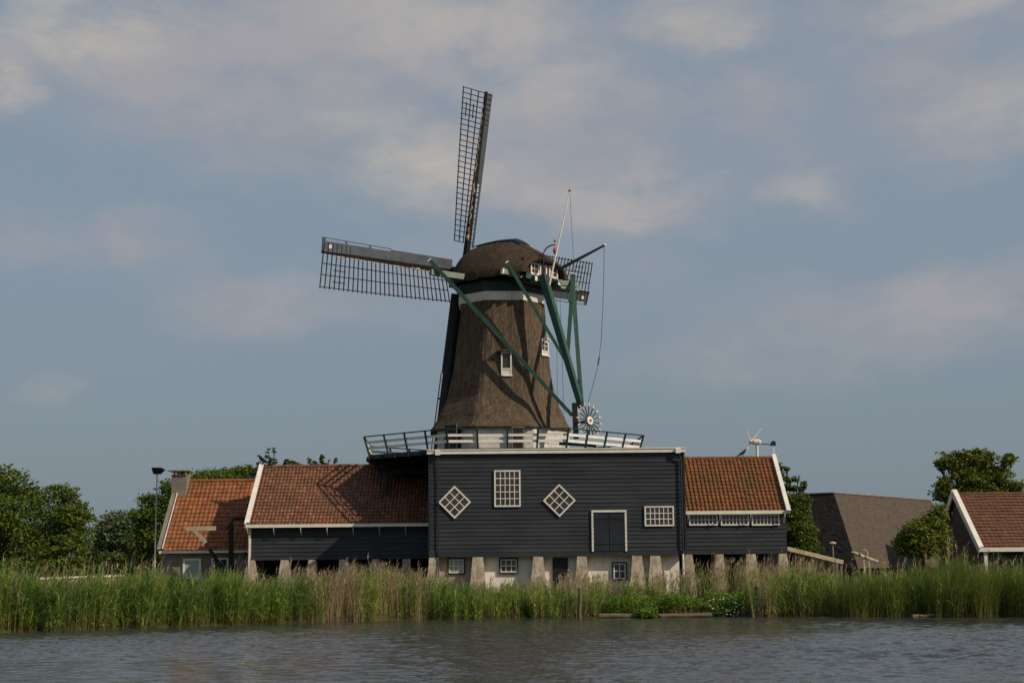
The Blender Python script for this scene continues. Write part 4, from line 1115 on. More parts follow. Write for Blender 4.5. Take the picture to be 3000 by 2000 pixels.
def tree(name, label, blobs, Y, n, size, cols, seed, group=None, base_u=None, trunk=.22, **kw):
    n = int(n*1.9); size *= .72
    Vt, q, col, cs, rs_ = leaves(blobs, n, size, cols, Y, seed, **kw)
    bx = P(base_u if base_u is not None else float(np.mean([b[0] for b in blobs])), 1600, Y).x
    t = thing(name, label, 'tree' if 'tree' in name or name in ('willow', 'poplar') else 'shrub', (bx, Y, GZ), group)
    rnd = random.Random(seed)
    m = MB(); zt = float(cs[:, 2].max())
    mid = V((bx+rnd.uniform(-.2, .2), Y, GZ+(zt-GZ)*.45))
    m.tube([(bx, Y, GZ-.2), (bx, Y, GZ+.4), mid], [trunk*1.3, trunk, trunk*.7], 9)
    for c, rr in zip(cs, rs_):
        c = V(c); k = mid.lerp(c, .5)+V((rnd.uniform(-.2, .2), rnd.uniform(-.2, .2), .1))
        st = V((bx, Y, GZ+(mid.z-GZ)*rnd.uniform(.6, 1)))
        m.tube([st, k, c, c+V((rnd.uniform(-.4, .4)*rr[0], 0, rr[2]*.6))], [trunk*.5, trunk*.34, trunk*.18, .015], 6)
        for _ in range(4):
            e = c+V((rnd.uniform(-.8, .8)*rr[0], rnd.uniform(-.8, .8)*rr[1], rnd.uniform(-.5, .8)*rr[2])); m.tube([k.lerp(c, .6), e], [trunk*.12, .012], 5)
    m.build('trunk', 'bark', t)
    np_mesh('crown', Vt, q, col, 'leaf', t)
    return t
DK = ((.050, .084, .014), (.150, .195, .030)); MD = ((.055, .090, .015), (.165, .210, .034)); YL_ = ((.062, .095, .014), (.21, .235, .032))
WL = ((.080, .105, .055), (.14, .175, .090))
TG = 'trees and shrubs round the sawmill'
tree('broadleaf_tree', 'large dark broadleaf tree cut by the left edge, tallest of the left trees', [(10, 1425, 85, 62), (85, 1475, 55, 50), (30, 1520, 115, 75), (20, 1600, 120, 75), (-90, 1480, 90, 110), (-60, 1600, 110, 80)], 118, 12000, .2, DK, 1, TG, base_u=-10, trunk=.4)
tree('broadleaf_tree', 'bushy tree with ragged open top, second from the left edge', [(183, 1448, 48, 24), (160, 1430, 16, 10), (222, 1490, 38, 26), (200, 1510, 60, 35), (255, 1520, 26, 12), (165, 1545, 80, 55), (215, 1570, 62, 50), (190, 1625, 100, 55), (110, 1600, 60, 70)], 112, 9500, .17, MD, 2, TG, base_u=185, trunk=.3, clump=.27)
tree('willow', 'pale grey-green round willow far behind, between the left trees and the lamp', [(345, 1562, 58, 52), (318, 1605, 42, 45), (375, 1605, 48, 48), (350, 1545, 32, 38), (300, 1650, 40, 30), (380, 1650, 60, 30)], 165, 7000, .3, WL, 3, TG, base_u=348, trunk=.35, tall=1.8, clump=.5)
tree('broadleaf_tree', 'dark leafy tree standing directly behind the street lamp', [(497, 1440, 24, 38), (478, 1478, 26, 18), (436, 1470, 22, 22), (430, 1515, 38, 32), (475, 1530, 42, 50), (455, 1585, 68, 50), (440, 1640, 75, 40)], 110, 9000, .17, DK, 4, TG, base_u=460, trunk=.25)
tree('broadleaf_tree', 'rounded dark tree behind the brick house ridge, right of the chimney', [(600, 1396, 40, 20), (660, 1392, 48, 20), (718, 1384, 34, 18), (560, 1412, 20, 14), (650, 1430, 90, 40)], 122, 6000, .17, DK, 5, TG, base_u=650, trunk=.3)
tree('poplar', 'slender poplar sapling rising behind the left crow', [(786, 1330, 7, 20), (803, 1327, 6, 18), (790, 1352, 9, 14), (802, 1350, 8, 14), (794, 1372, 18, 14), (762, 1370, 14, 22), (745, 1392, 20, 18), (785, 1400, 30, 22)], 108, 1300, .12, WL, 6, TG, base_u=790, trunk=.07, clump=.14)
tree('broadleaf_tree', 'tree with loose leafy tips showing over the shed ridge, right of the poplar', [(840, 1352, 8, 14), (856, 1358, 18, 9), (880, 1362, 9, 8), (845, 1385, 30, 18)], 106, 900, .12, MD, 7, TG, base_u=850, trunk=.1, clump=.13)
tree('broadleaf_tree', 'tree with upright leafy shoots showing over the middle of the shed ridge', [(905, 1346, 7, 14), (922, 1358, 12, 9), (943, 1342, 6, 16), (945, 1360, 14, 10), (982, 1350, 4, 13), (990, 1364, 8, 5), (1010, 1362, 4, 6), (963, 1352, 4, 6), (930, 1390, 50, 18)], 106, 1500, .12, MD, 8, TG, base_u=935, trunk=.1, clump=.12)
tree('broadleaf_tree', 'tree with thin leafy upper branches behind the right end of the annex', [(2287, 1366, 9, 11), (2306, 1372, 7, 5), (2290, 1395, 15, 12), (2318, 1404, 18, 8), (2340, 1392, 8, 3), (2306, 1425, 20, 9), (2325, 1432, 13, 8), (2348, 1428, 12, 8), (2357, 1416, 6, 6), (2330, 1462, 40, 22), (2320, 1510, 48, 40), (2335, 1560, 50, 40), (2350, 1605, 45, 28)], 91, 7500, .12, MD, 9, TG, base_u=2318, trunk=.12, clump=.2)
tree('broadleaf_tree', 'tall spreading tree with gappy crown above the right house roof', [(2788, 1352, 34, 26), (2806, 1325, 12, 14), (2864, 1345, 48, 30), (2864, 1322, 18, 8), (2905, 1338, 14, 14), (2950, 1350, 24, 16), (2962, 1334, 14, 8), (2750, 1362, 18, 8), (2840, 1395, 58, 30), (2925, 1395, 42, 30), (2975, 1425, 30, 18), (2765, 1420, 20, 24), (2800, 1440, 60, 24), (2880, 1440, 60, 30), (2945, 1450, 50, 25), (2752, 1456, 16, 12), (2785, 1500, 32, 45), (2800, 1560, 60, 50)], 116, 9500, .19, YL_, 10, TG, base_u=2850, trunk=.35, clump=.27)
tree('leafy_shrub', 'dark leafy shrub between the hipped barn and the right house', [(2695, 1555, 45, 40), (2650, 1570, 22, 26), (2735, 1540, 35, 42), (2700, 1600, 60, 34), (2752, 1500, 20, 24), (2665, 1600, 40, 34), (2745, 1590, 34, 40)], 92, 6500, .12, YL_, 11, TG, base_u=2700, trunk=.12, clump=.22)
def hedge(name, label, u0, u1, v0, v1, Y, n, size, cols, seed, k=14):
    r = random.Random(seed)
    bl = [(u0+(u1-u0)*(i+.5)/k, (v0+v1)/2+r.uniform(-6, 6), (u1-u0)/k*.9, (v1-v0)/2*r.uniform(.8, 1.15)) for i in range(k)]
    Vt, q, col, cs, rs_ = leaves(bl, n, size, cols, Y, seed, fill=.3)
    t = thing(name, label, 'hedge', (P((u0+u1)/2, v1, Y).x, Y, GZ)); np_mesh('foliage', Vt, q, col, 'leaf', t)
    m = MB()
    for b in bl:
        p = P(b[0], b[1], Y); m.tube([(p.x, p.y, GZ-.1), (p.x, p.y, p.z)], [.06, .02], 6)
    m.build('stems', 'bark', t)
hedge('hedge', 'low dark hedge behind the wire fence on the left', 230, 500, 1622, 1690, 120, 7000, .16, DK, 21)
hedge('hedge', 'dark undergrowth hedge below the large trees at the left edge', -150, 240, 1640, 1700, 104, 8000, .16, DK, 22, 16)
r_ = np.random.default_rng(5)
bl = [(u, 1652+r_.uniform(-5, 4), 70, 14+r_.uniform(0, 8)) for u in range(-1500, 4600, 60)]
Vt, q, col, _, _ = leaves(bl, 16000, .8, DK, 420, 33)
o = np_mesh('treeline', Vt, q, col, 'leaf'); tag(o, 'far low treeline on the horizon', 'treeline', kind='stuff')

# ------------------------------------------------------------------ reeds along the bank
def strips(base, az, el0, L, w, droop, ns, taper=.9, sidew=None):
    """N bent blades as quad strips. el0, droop in radians"""
    N = len(base); out = []
    p = base.copy(); dh = np.stack([np.sin(az), -np.cos(az), np.zeros(N)], 1)
    side = np.stack([np.cos(az), np.sin(az), np.zeros(N)], 1) if sidew is None else sidew
    for k in range(ns+1):
        t = k/ns; ww = (w*(1-taper*t**1.5)/2)[:, None]
        out += [p-side*ww, p+side*ww]
        el = el0-droop*(t+.5/ns); st = (L/ns)[:, None]
        p = p+st*(dh*np.cos(el)[:, None]+np.array([0, 0, 1])*np.sin(el)[:, None])
    Vt = np.stack(out, 1); W = 2*(ns+1)
    q = np.array([[2*k, 2*k+1, 2*k+3, 2*k+2] for k in range(ns)])
    Q = (np.arange(N)[:, None, None]*W+q[None]).reshape(-1, 4)
    return Vt.reshape(-1, 3), Q, W
class Bank:
    def __init__(s): s.V = []; s.Q = []; s.C = []; s.n = 0
    def add(s, Vt, Q, C): s.V.append(Vt); s.Q.append(Q+s.n); s.C.append(C); s.n += len(Vt)
    def build(s, name, label, cat):
        o = np_mesh(name, np.concatenate(s.V), np.concatenate(s.Q), np.concatenate(s.C), 'reed'); tag(o, label, cat, kind='stuff'); return o
TOP = [(-200, 1312), (-60, 1312), (0, 1312), (150, 1314), (330, 1308), (420, 1316), (520, 1310), (640, 1326), (720, 1316), (800, 1302), (900, 1302), (960, 1312), (1010, 1328), (1080, 1336), (1180, 1336), (1280, 1334), (1340, 1326), (1400, 1334), (1460, 1326), (1540, 1330), (1590, 1304), (1680, 1300), (1750, 1302), (1850, 1298), (1960, 1306), (2040, 1305), (2120, 1286), (2200, 1268), (2300, 1280), (2352, 1290), (2450, 1285), (2560, 1300)]
TU = np.array([a for a, b in TOP])*1.2755; TVv = np.array([b for a, b in TOP])*1.2755+4
CMn = np.array(CM)
def proj_u(p):
    d = (p-np.array([0, 0, HC])) @ CMn
    return 1500-F*d[:, 0]/d[:, 2]
def ztop(u, Y):
    v = np.interp(u, TU, TVv)
    cx, cy = (u-1500)/F, -(v-1000)/F
    d = np.stack([cx, cy, -np.ones_like(cx)], 1) @ CMn.T
    return d[:, 2]*(Y/d[:, 1])+HC
def zground(d): return np.interp(d, [o_[0] for o_ in offs], [o_[1] for o_ in offs])
def scatter(n, dmin, dmax, r, pw=1.4, u0=-350, u1=3350):
    x = r.uniform(-28, 30, n); d = dmin+(dmax-dmin)*r.random(n)**pw
    y = edgeY(x)+d
    ok = ~((y > YPL-.6) & (x > bx0-.5) & (x < rx1+.5)) & ~((y > YL-.4) & (x > lx0-.2) & (x < bx1))
    x, y, d = x[ok], y[ok], d[ok]
    p = np.stack([x, y, zground(d)-.05], 1); u = proj_u(p)
    ok = (u > u0) & (u < u1)
    return p[ok], u[ok], d[ok]
def pick(cols, f): 
    c = np.array(cols); i = np.clip(f, 0, .999)*(len(c)-1); k = i.astype(int); t = (i-k)[:, None]
    return c[k]*(1-t)+c[k+1]*t
r = np.random.default_rng(77)
DRY_U = [0, 250, 600, 850, 940, 1060, 1090, 1130, 1230, 1260, 1300, 1550, 1640, 1780, 1850, 1960, 2200, 2360, 2460, 3000]
DRY_P = [.17, .17, .10, .2, .72, .66, .2, .55, .55, .2, .08, .12, .4, .4, .12, .4, .6, .42, .12, .06]
def patch(u, sc, ph): return np.sin(u/sc+ph)+.6*np.sin(u/sc*2.3+ph*1.7)+.4*np.sin(u/sc*5.1+ph*3.1)
green = Bank(); dry = Bank(); cat = Bank()
p, u, d = scatter(16000, -.35, 4.6, r, 1.3)
p[:, 1] += (.34*patch(u, 47, 1.2)+.12*patch(u, 9, .4))*np.clip(1-d/1.5, 0, 1)
keep = ~((u > 1775) & (u < 2200) & (d < 2.1)); keep &= r.random(len(u)) < np.clip(.8+.35*patch(u, 14, 2.2), .3, 1); p, u, d = p[keep], u[keep], d[keep]
H = (ztop(u, p[:, 1])-p[:, 2])*np.clip(r.normal(.83, .10, len(u))+.05*patch(u, 34, 1)+.05*patch(u+90*d, 15, 2), .42, 1.1)
isdry = r.random(len(u)) < np.interp(u, DRY_U, DRY_P)*np.where((d > .9) | ((u > 900) & (u < 1260)), 1.45, .55)*(1+.35*patch(u, 22, .3))
iscat = (~isdry) & (r.random(len(u)) < np.interp(u, [2350, 2480, 3200], [0, .75, .92]))
low = (u > 1290) & (u < 2170) & ~isdry
H = np.where(low & (d < 1.6), H*r.uniform(.6, .95, len(u)), H)
isg = ~isdry & ~iscat
# green reed: stem + leaves
def stem(bank, pb, Hs, rr, base_c, top_c, w, lean=6, kk=1.0):
    az = rr.uniform(0, 2*np.pi, len(pb)); el = np.radians(90-abs(rr.normal(0, lean, len(pb))))
    dr = np.radians(abs(rr.normal(6, 6, len(pb))))
    Vt, Q, W = strips(pb, az, el, Hs, np.full(len(pb), w), dr, 3, .6, sidew=np.tile([1., 0, 0], (len(pb), 1)))
    t = np.clip(np.repeat(np.linspace(0, 1, W//2), 2)*kk, 0, 1)[None, :, None]
    C = base_c[:, None, :]*(1-t)+top_c[:, None, :]*t
    bank.add(Vt, Q, C.reshape(-1, 3)); return Vt.reshape(len(pb), W, 3)
pg, hg, ug = p[isg], H[isg], u[isg]; N = len(pg)
GR = [(.10, .185, .046), (.185, .290, .060), (.27, .37, .072), (.36, .41, .09), (.46, .43, .18)]
tone = np.clip(r.normal(.38, .15, N)+.12*patch(ug, 60, 2)+.10*patch(ug+70*d[isg], 21, 1)+.10*np.interp(ug, [0, 700, 1200, 1800, 2300, 3000], [-.5, -.3, .1, .6, .9, .3]), 0, 1)
st = stem(green, pg, hg, r, pick([(.20, .15, .045), (.26, .20, .06)], r.random(N)), pick(GR, tone), .014, 6, 2.6)
for k in range(9):
    f = .12+.85*(k+r.random(N)*.8)/9
    i0 = np.clip((f*3).astype(int), 0, 2); tt = (f*3-i0)[:, None]; c = (st[:, ::2]+st[:, 1::2])/2
    b = c[np.arange(N), i0]*(1-tt)+c[np.arange(N), np.minimum(i0+1, 3)]*tt
    az = np.where(r.random(N) < .75, np.radians(r.normal(78, 34, N)), r.uniform(0, 2*np.pi, N))
    Vt, Q, W = strips(b, az, np.radians(r.normal(60, 14, N)), r.uniform(.36, .72, N)*np.clip(hg/1.8, .6, 1.1), r.uniform(.032, .058, N), np.radians(r.normal(58, 30, N)), 2, .92)
    cc = pick(GR, np.clip(tone+r.normal(0, .14, N)+(.12 if k < 2 else 0), 0, 1))*r.uniform(.8, 1.15, N)[:, None]
    green.add(Vt, Q, np.repeat(cc, W, axis=0))
# dry stalks with plumes
pd, hd, ud = p[isdry], H[isdry]*np.where((u[isdry] > 900) & (u[isdry] < 1260), r.uniform(.98, 1.14, isdry.sum()), r.uniform(1.04, 1.36, isdry.sum())), u[isdry]; N = len(pd)
DC = [(.32, .225, .12), (.45, .34, .195), (.56, .44, .27), (.64, .54, .37)]
f0 = np.clip(r.normal(.45, .25, N), 0, 1)
st = stem(dry, pd, hd, r, pick(DC, np.clip(f0-.25, 0, 1)), pick(DC, f0), .017, 7)
for k in range(5):
    b = (st[:, 6]+st[:, 7])/2 if k < 3 else (st[:, 4]*.6+st[:, 6]*.4)
    az = np.radians(r.normal(80, 50, N))
    Vt, Q, W = strips(b-np.array([0, 0, .02*k]), az, np.radians(r.normal(68, 14, N)), r.uniform(.18, .34, N) if k < 3 else r.uniform(.2, .4, N), r.uniform(.02, .04, N), np.radians(r.normal(50, 25, N)), 2, .85)
    dry.add(Vt, Q, np.repeat(pick(DC, np.clip(f0+.1, 0, 1))*r.uniform(.75, 1.05, N)[:, None], W, axis=0))
# extra dead stems low at the water's edge, some fallen
pe, ue, de = scatter(2600, -.3, .8, r, 1.2, -350, 2600)
N = len(pe); az = r.uniform(0, 2*np.pi, N)
Vt, Q, W = strips(pe, az, np.radians(r.normal(72, 16, N)), r.uniform(.3, .9, N), np.full(N, .016), np.radians(r.normal(25, 25, N)), 2, .6)
dry.add(Vt, Q, np.repeat(pick([(.16, .11, .045), (.30, .22, .09), (.34, .24, .08)], r.random(N)), W, axis=0))
# bulrush on the right: long upright leaves
pc, hc_, uc = p[iscat], H[iscat], u[iscat]; N = len(pc)
BC = [(.055, .095, .018), (.092, .138, .024), (.14, .17, .028), (.22, .22, .045)]
for k in range(7):
    b = pc+np.concatenate([r.normal(0, .07, (N, 2)), np.zeros((N, 1))], 1)
    az = np.where(r.random(N) < .5, np.radians(r.normal(80, 50, N)), r.uniform(0, 2*np.pi, N))
    Lh = hc_*r.uniform(.75, 1.06, N)
    Vt, Q, W = strips(b, az, np.radians(90-abs(r.normal(5, 4, N))), Lh, r.uniform(.016, .026, N), np.radians(abs(r.normal(10, 14, N))), 3, .85, sidew=np.tile([1., 0, 0], (N, 1)))
    c1 = pick(BC, np.clip(r.normal(.45, .22, N)+.08*patch(uc, 50, .7), 0, 1)); c0 = pick([(.13, .12, .03), (.22, .19, .05), (.07, .08, .025)], r.random(N))
    t = np.clip(np.repeat(np.linspace(0, 1, W//2), 2)*2.2, 0, 1)[None, :, None]
    cat.add(Vt, Q, (c0[:, None]*(1-t)+c1[:, None]*t).reshape(-1, 3))
# bent-over sedge in the low middle part, and short grass on the bank
ps, us, ds = scatter(15000, -.15, 5.5, r, 1.0, -300, 3300)
ok = (((us > 1260) & (us < 2300)) | (r.random(len(us)) < .25)) & ~((us > 1790) & (us < 2180) & (ds < 1.6)); ps, us, ds = ps[ok], us[ok], ds[ok]; N = len(ps)
az = np.where(r.random(N) < .5, np.radians(r.normal(70, 60, N)), r.uniform(0, 2*np.pi, N))
Vt, Q, W = strips(ps, az, np.radians(r.normal(76, 10, N)), r.uniform(.5, 1.15, N), r.uniform(.018, .03, N), np.radians(r.normal(70, 35, N)), 3, .9)
green.add(Vt, Q, np.repeat(pick([(.035, .080, .024), (.060, .115, .028), (.10, .145, .035), (.22, .20, .08)], np.clip(r.normal(.4, .25, N), 0, 1)), W, axis=0))
green.build('reeds', 'green common reed along the whole bank, lowest in front of the barn', 'reeds')
dry.build('dry_reeds', 'beige dead reed stalks with plumes standing among the green reeds', 'reeds')
cat.build('bulrushes', 'dense dark green bulrush leaves on the right part of the bank', 'bulrushes')

# low leafy herbs and the flowering shrub at the water on the right of the middle
HBc = ((.085, .165, .020), (.20, .31, .042))
bl = [(u_, 1772+9*math.sin(u_*.05)+random.uniform(-8, 8), 34, 28+random.uniform(-6, 6)) for u_ in range(1790, 2080, 22)]+[(u_, 1752+random.uniform(-6, 6), 26, 20) for u_ in range(1420, 1700, 40)]+[(u_, 1745, 30, 22) for u_ in range(2090, 2210, 30)]
Vt, q, col, _, _ = leaves(bl, 15000, .05, HBc, float(edgeY(7.5))+.75, 51, clump=.16, up=.7, fill=.25, yspread=1.4)
tag(np_mesh('herbs', Vt, q, col, 'leaf'), 'low bright green herbs at the foot of the reeds, right of the middle', 'herbs', kind='stuff')
yo = 71.5
Vt, q, col, cs, rs_ = leaves([(1895, 1792, 30, 15), (1918, 1797, 24, 11), (1868, 1796, 16, 9), (1900, 1802, 30, 7)], 1500, .055, HBc, yo, 57, clump=.13, up=.7, fill=.3)
ob = thing('leafy_plant', 'small bright green leafy plant hanging over the middle of the waterline log', 'plant', (P(1897, 1800, yo).x, yo, .0))
np_mesh('foliage', Vt, q, col, 'leaf', ob)
m = MB(); bb = P(1897, 1806, yo)
for c in cs: m.tube([(bb.x, yo+.15, .0), tuple(c)], [.012, .005], 5)
m.build('stem', 'bark', ob)
yb = float(edgeY(11.2))+.5
bl = [(2100, 1772, 26, 26), (2135, 1768, 34, 30), (2165, 1778, 20, 24), (2120, 1792, 40, 16), (2150, 1795, 26, 12)]
Vt, q, col, cs, rs_ = leaves(bl, 3000, .05, HBc, yb, 52, clump=.14, up=.7, fill=.3)
fb_ = thing('flowering_shrub', 'small bright green waterside shrub dotted with white flower heads', 'shrub', (P(2130, 1800, yb).x, yb, .1))
np_mesh('foliage', Vt, q, col, 'leaf', fb_)
rf = random.Random(9); fl0 = None
for i in range(34):
    b = rf.choice(bl); p = P(b[0]+rf.uniform(-.9, .9)*b[2], b[1]+rf.uniform(-.9, .8)*b[3], yb-rf.uniform(.35, .75))
    m = MB(); m.ball((0, 0, 0), (.035, .03, .024), 7, 4)
    for k in range(5): m.ball((.035*math.cos(k*1.3), -.01, .022*math.sin(k*1.3)), (.014, .014, .012), 5, 4)
    if fl0 is None: fl0 = m.build('flower_head', 'dirtywhite', fb_)
    f = fl0 if i == 0 else fl0.copy()
    if i: COL.objects.link(f)
    f.location = p; s_ = rf.uniform(.6, 1.15); f.scale = (s_, s_, s_)

# ------------------------------------------------------------------ mooring posts and the log at the water's edge
def post(u, v0, v1, wid, label, lean=0):
    b = G(u, v1, 0); b = b*(1+.06/b.length); Y = b.y; top = P(u+lean, v0, Y)
    t = thing('mooring_post', label, 'post', (b.x, Y, 0), 'weathered posts at the water edge')
    m = MB(); n = 7; pts = []; rad = []
    for i in range(n):
        k = i/(n-1); pts.append(V((b.x, Y, -.5)).lerp(top, k)+V((random.uniform(-.012, .012), 0, 0))); rad.append(wid*(1.05-.12*k)+random.uniform(-.006, .006))
    m.tube(pts, rad, 9); m.build('shaft', 'postwood', t)
    MB().tube([top+V((0, 0, .002)), top+V((.01, 0, .05))], [wid*.9, wid*.55], 9).build('worn_top', 'wood', t)
post(139, 1762, 1848, .12, 'dark wooden post in the water, leftmost of the posts')
post(1187, 1721, 1815, .09, 'pale grey post beside the tall beige reeds left of the barn plinth')
post(1699, 1720, 1809, .085, 'tall grey post below the loading door of the barn')
post(2225, 1719, 1806, .13, 'thick leaning split post right of the flowering shrub', -8)
post(2764, 1723, 1806, .08, 'slim post among the bulrushes, right of the hipped barn')
post(2787, 1755, 1806, .06, 'short thin stake just right of the slim post among bulrushes')
def log(name, label, a, b, rad):
    p, q = G(*a, 0.02), G(*b, 0.02); p.y -= .12; q.y -= .12
    t = thing(name, label, 'log', (p.x, p.y, 0))
    n = 9; MB().tube([p.lerp(q, i/(n-1))+V((0, random.uniform(-.04, .04), .06+random.uniform(-.03, .03))) for i in range(n)], [rad*random.uniform(.78, 1.1) for _ in range(n)], 10).build('trunk', 'postwood', t)
log('floating_log', 'grey timber log along the waterline between the tall post and the shrub', (1757, 1808), (2085, 1807), .14)
log('floating_log', 'short bleached log at the waterline in front of the bulrushes', (2670, 1807), (2737, 1806), .08)

# ------------------------------------------------------------------ light, sky, camera
SAZ, SEL = R(60.5), R(37.5)
sd = V((math.sin(SAZ)*math.cos(SEL), -math.cos(SAZ)*math.cos(SEL), math.sin(SEL)))   # towards the sun
L = bpy.data.lights.new('sun', 'SUN'); L.energy = 3.8; L.angle = R(.5); L.color = (1.0, .87, .69)
lo = bpy.data.objects.new('sun', L); lo.rotation_euler = sd.to_track_quat('Z', 'Y').to_euler(); lo.location = (20, -20, 60); COL.objects.link(lo)
W = bpy.data.worlds.new('World'); S.world = W; W.use_nodes = True
t = W.node_tree; t.nodes.clear()
def N_(k, **kw):
    x = t.nodes.new(k)
    for a, b in kw.items(): setattr(x, a, b)
    return x
def M_(op, a, b=0.0, c=None):
    x = N_('ShaderNodeMath', operation=op)
    for i, v in enumerate((a, b, c)):
        if v is None: continue
        if isinstance(v, (int, float)): x.inputs[i].default_value = v
        else: t.links.new(v, x.inputs[i])
    return x.outputs[0]
out = N_('ShaderNodeOutputWorld'); bg = N_('ShaderNodeBackground'); t.links.new(bg.outputs[0], out.inputs[0])
sky = N_('ShaderNodeTexSky', sky_type='NISHITA', sun_disc=False, sun_elevation=SEL, sun_rotation=math.atan2(sd.x, sd.y))
sky.air_density = 1.3; sky.dust_density = 3.0; sky.ozone_density = 1.0
tc_ = N_('ShaderNodeTexCoord'); sp = N_('ShaderNodeSeparateXYZ'); t.links.new(tc_.outputs['Generated'], sp.inputs[0])
az = M_('MULTIPLY', M_('ARCTAN2', sp.outputs[0], sp.outputs[1]), 180/math.pi); el = M_('MULTIPLY', M_('ARCSINE', sp.outputs[2]), 180/math.pi)
cb = N_('ShaderNodeCombineXYZ'); t.links.new(az, cb.inputs[0]); t.links.new(el, cb.inputs[1])
def noise_(vec, sc, det, rough, dist=0):
    x = N_('ShaderNodeTexNoise'); x.inputs['Scale'].default_value = sc; x.inputs['Detail'].default_value = det; x.inputs['Roughness'].default_value = rough; x.inputs['Distortion'].default_value = dist
    t.links.new(vec, x.inputs['Vector']); return x
mp = N_('ShaderNodeMapping'); mp.inputs['Scale'].default_value = (.75, 1.5, 1); t.links.new(cb.outputs[0], mp.inputs[0])
nw = noise_(mp.outputs[0], .22, 7, .6)
wsub = N_('ShaderNodeVectorMath', operation='SUBTRACT'); t.links.new(nw.outputs['Color'], wsub.inputs[0]); wsub.inputs[1].default_value = (.5, .5, .5)
wma = N_('ShaderNodeVectorMath', operation='MULTIPLY_ADD'); t.links.new(wsub.outputs[0], wma.inputs[0]); wma.inputs[1].default_value = (7, 4.5, 0); t.links.new(cb.outputs[0], wma.inputs[2])
warp = wma.outputs[0]
def dirdeg(u, v):
    d = ray(u*1.2755, v*1.2755).normalized(); return math.degrees(math.atan2(d.x, d.y)), math.degrees(math.asin(d.z))
DEG = 1.2755/F*180/math.pi
def blobs(lst):
    acc = None
    for (u, v, ru, rv, amp) in lst:
        a, e = dirdeg(u, v)
        s1 = N_('ShaderNodeVectorMath', operation='SUBTRACT'); t.links.new(warp, s1.inputs[0]); s1.inputs[1].default_value = (a, e, 0)
        s2 = N_('ShaderNodeVectorMath', operation='MULTIPLY'); t.links.new(s1.outputs[0], s2.inputs[0]); s2.inputs[1].default_value = (1/(ru*DEG), 1/(rv*DEG), 0)
        ln = N_('ShaderNodeVectorMath', operation='LENGTH'); t.links.new(s2.outputs[0], ln.inputs[0])
        mr = N_('ShaderNodeMapRange', interpolation_type='SMOOTHERSTEP'); t.links.new(ln.outputs['Value'], mr.inputs[0])
        mr.inputs[1].default_value = 1.35; mr.inputs[2].default_value = .1; mr.inputs[3].default_value = 0; mr.inputs[4].default_value = amp
        acc = mr.outputs[0] if acc is None else M_('ADD', acc, mr.outputs[0])
    return acc
grey = blobs([(550, 210, 560, 200, .62), (330, 130, 300, 130, .45), (900, 60, 480, 130, .6), (1230, 380, 460, 190, .62), (1200, 130, 300, 150, .5), (1450, 470, 260, 90, .5), (1650, 250, 330, 120, .5), (1580, 50, 220, 90, .55),
              (1850, 410, 170, 100, .45), (2240, 270, 300, 150, .5), (200, 545, 320, 90, .55), (600, 690, 280, 90, .5), (2150, 60, 420, 150, .5), (2180, 640, 230, 100, .5), (2050, 740, 500, 130, .4), (130, 870, 90, 45, .35), (1150, 640, 700, 110, .25), (10, 215, 80, 80, .5), (760, 60, 240, 100, .35), (1750, 800, 600, 90, .2)])
warm = blobs([(190, 75, 230, 120, .62), (900, 330, 160, 110, .40), (1010, 420, 280, 90, .40), (1000, 60, 380, 100, .36), (1430, 460, 280, 80, .30), (1610, 45, 190, 80, .34), (2320, 265, 190, 120, .34), (2180, 0, 190, 50, .4), (8, 210, 60, 65, .36), (1230, 190, 260, 120, .28), (1840, 430, 130, 60, .2)])
fb1 = noise_(mp.outputs[0], .30, 8, .62, .2).outputs[0]
fade = N_('ShaderNodeMapRange'); t.links.new(M_('ABSOLUTE', az), fade.inputs[0]); fade.inputs[1].default_value = 22; fade.inputs[2].default_value = 40; fade.inputs[3].default_value = 0; fade.inputs[4].default_value = .55
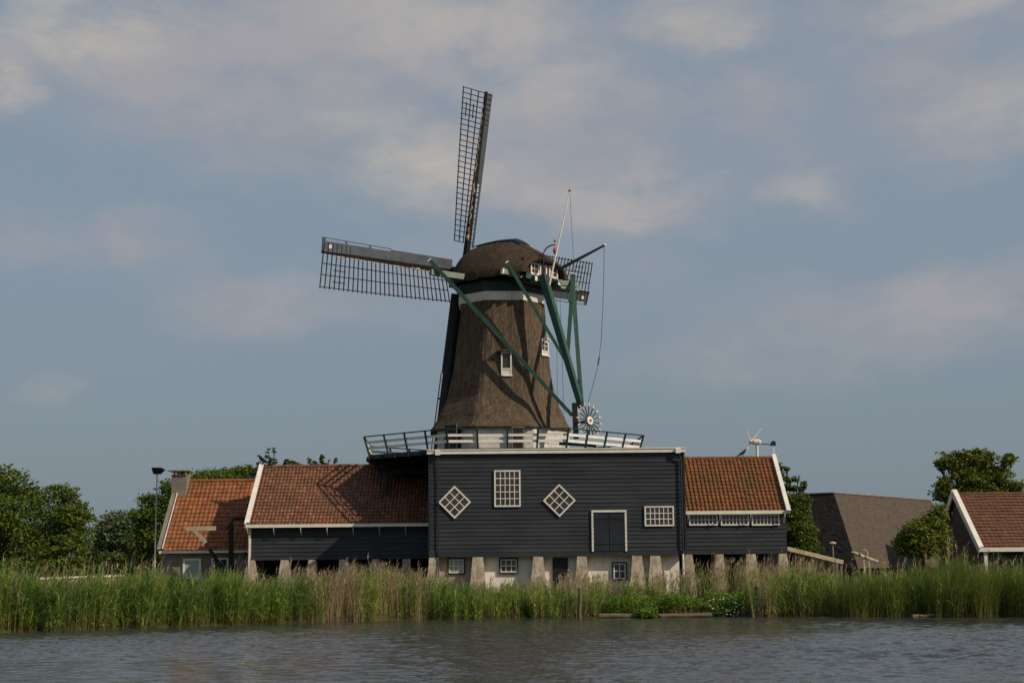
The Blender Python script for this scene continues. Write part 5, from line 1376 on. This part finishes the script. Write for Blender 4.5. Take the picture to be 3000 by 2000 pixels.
gen = M_('MULTIPLY', fade.outputs[0], M_('MULTIPLY', M_('SUBTRACT', fb1, .25), 2.0))
gm = M_('MAXIMUM', M_('MINIMUM', M_('ADD', M_('MULTIPLY', grey, M_('ADD', M_('MULTIPLY', M_('SUBTRACT', fb1, .5), 3.5), 1.15)), gen), 1.0), 0.0)
wm_ = M_('MAXIMUM', M_('MINIMUM', M_('MULTIPLY', warm, M_('ADD', M_('MULTIPLY', M_('SUBTRACT', fb1, .5), 4.2), 1.05)), 1.0), 0.0)
def mixc(f, a, b):
    x = N_('ShaderNodeMix', data_type='RGBA')
    for s_, v in ((x.inputs[0], f), (x.inputs[6], a), (x.inputs[7], b)):
        if isinstance(v, (int, float)): s_.default_value = v
        elif isinstance(v, tuple): s_.default_value = (*v, 1)
        else: t.links.new(v, s_)
    return x.outputs[2]
K = 1/.08
HAZE = tuple(c*K for c in (.236, .300, .376)); GREY = tuple(c*K for c in (.345, .345, .375)); WARM = tuple(c*K for c in (.475, .445, .41))
LOWH = tuple(c*K for c in (.212, .265, .312))
lowf = N_('ShaderNodeMapRange', interpolation_type='SMOOTHSTEP'); t.links.new(el, lowf.inputs[0]); lowf.inputs[1].default_value = 0; lowf.inputs[2].default_value = 15
c0 = mixc(.84, sky.outputs[0], mixc(lowf.outputs[0], LOWH, HAZE))
c1 = mixc(gm, c0, GREY); c2 = mixc(wm_, c1, WARM)
t.links.new(c2, bg.inputs[0]); bg.inputs[1].default_value = .08
W.cycles.sampling_method = 'MANUAL'; W.cycles.sample_map_resolution = 1024

cam = bpy.data.cameras.new('camera'); cam.sensor_width = 36; cam.lens = 36*F/3000; cam.clip_end = 12000; cam.clip_start = .5
co = bpy.data.objects.new('camera', cam); co.matrix_world = Matrix.Translation((0, 0, HC)) @ CM.to_4x4(); COL.objects.link(co)
S.camera = co
S.view_settings.view_transform = 'Standard'; S.view_settings.look = 'None'; S.view_settings.exposure = 0; S.view_settings.gamma = 1
S.cycles.max_bounces = 6; S.cycles.transparent_max_bounces = 6
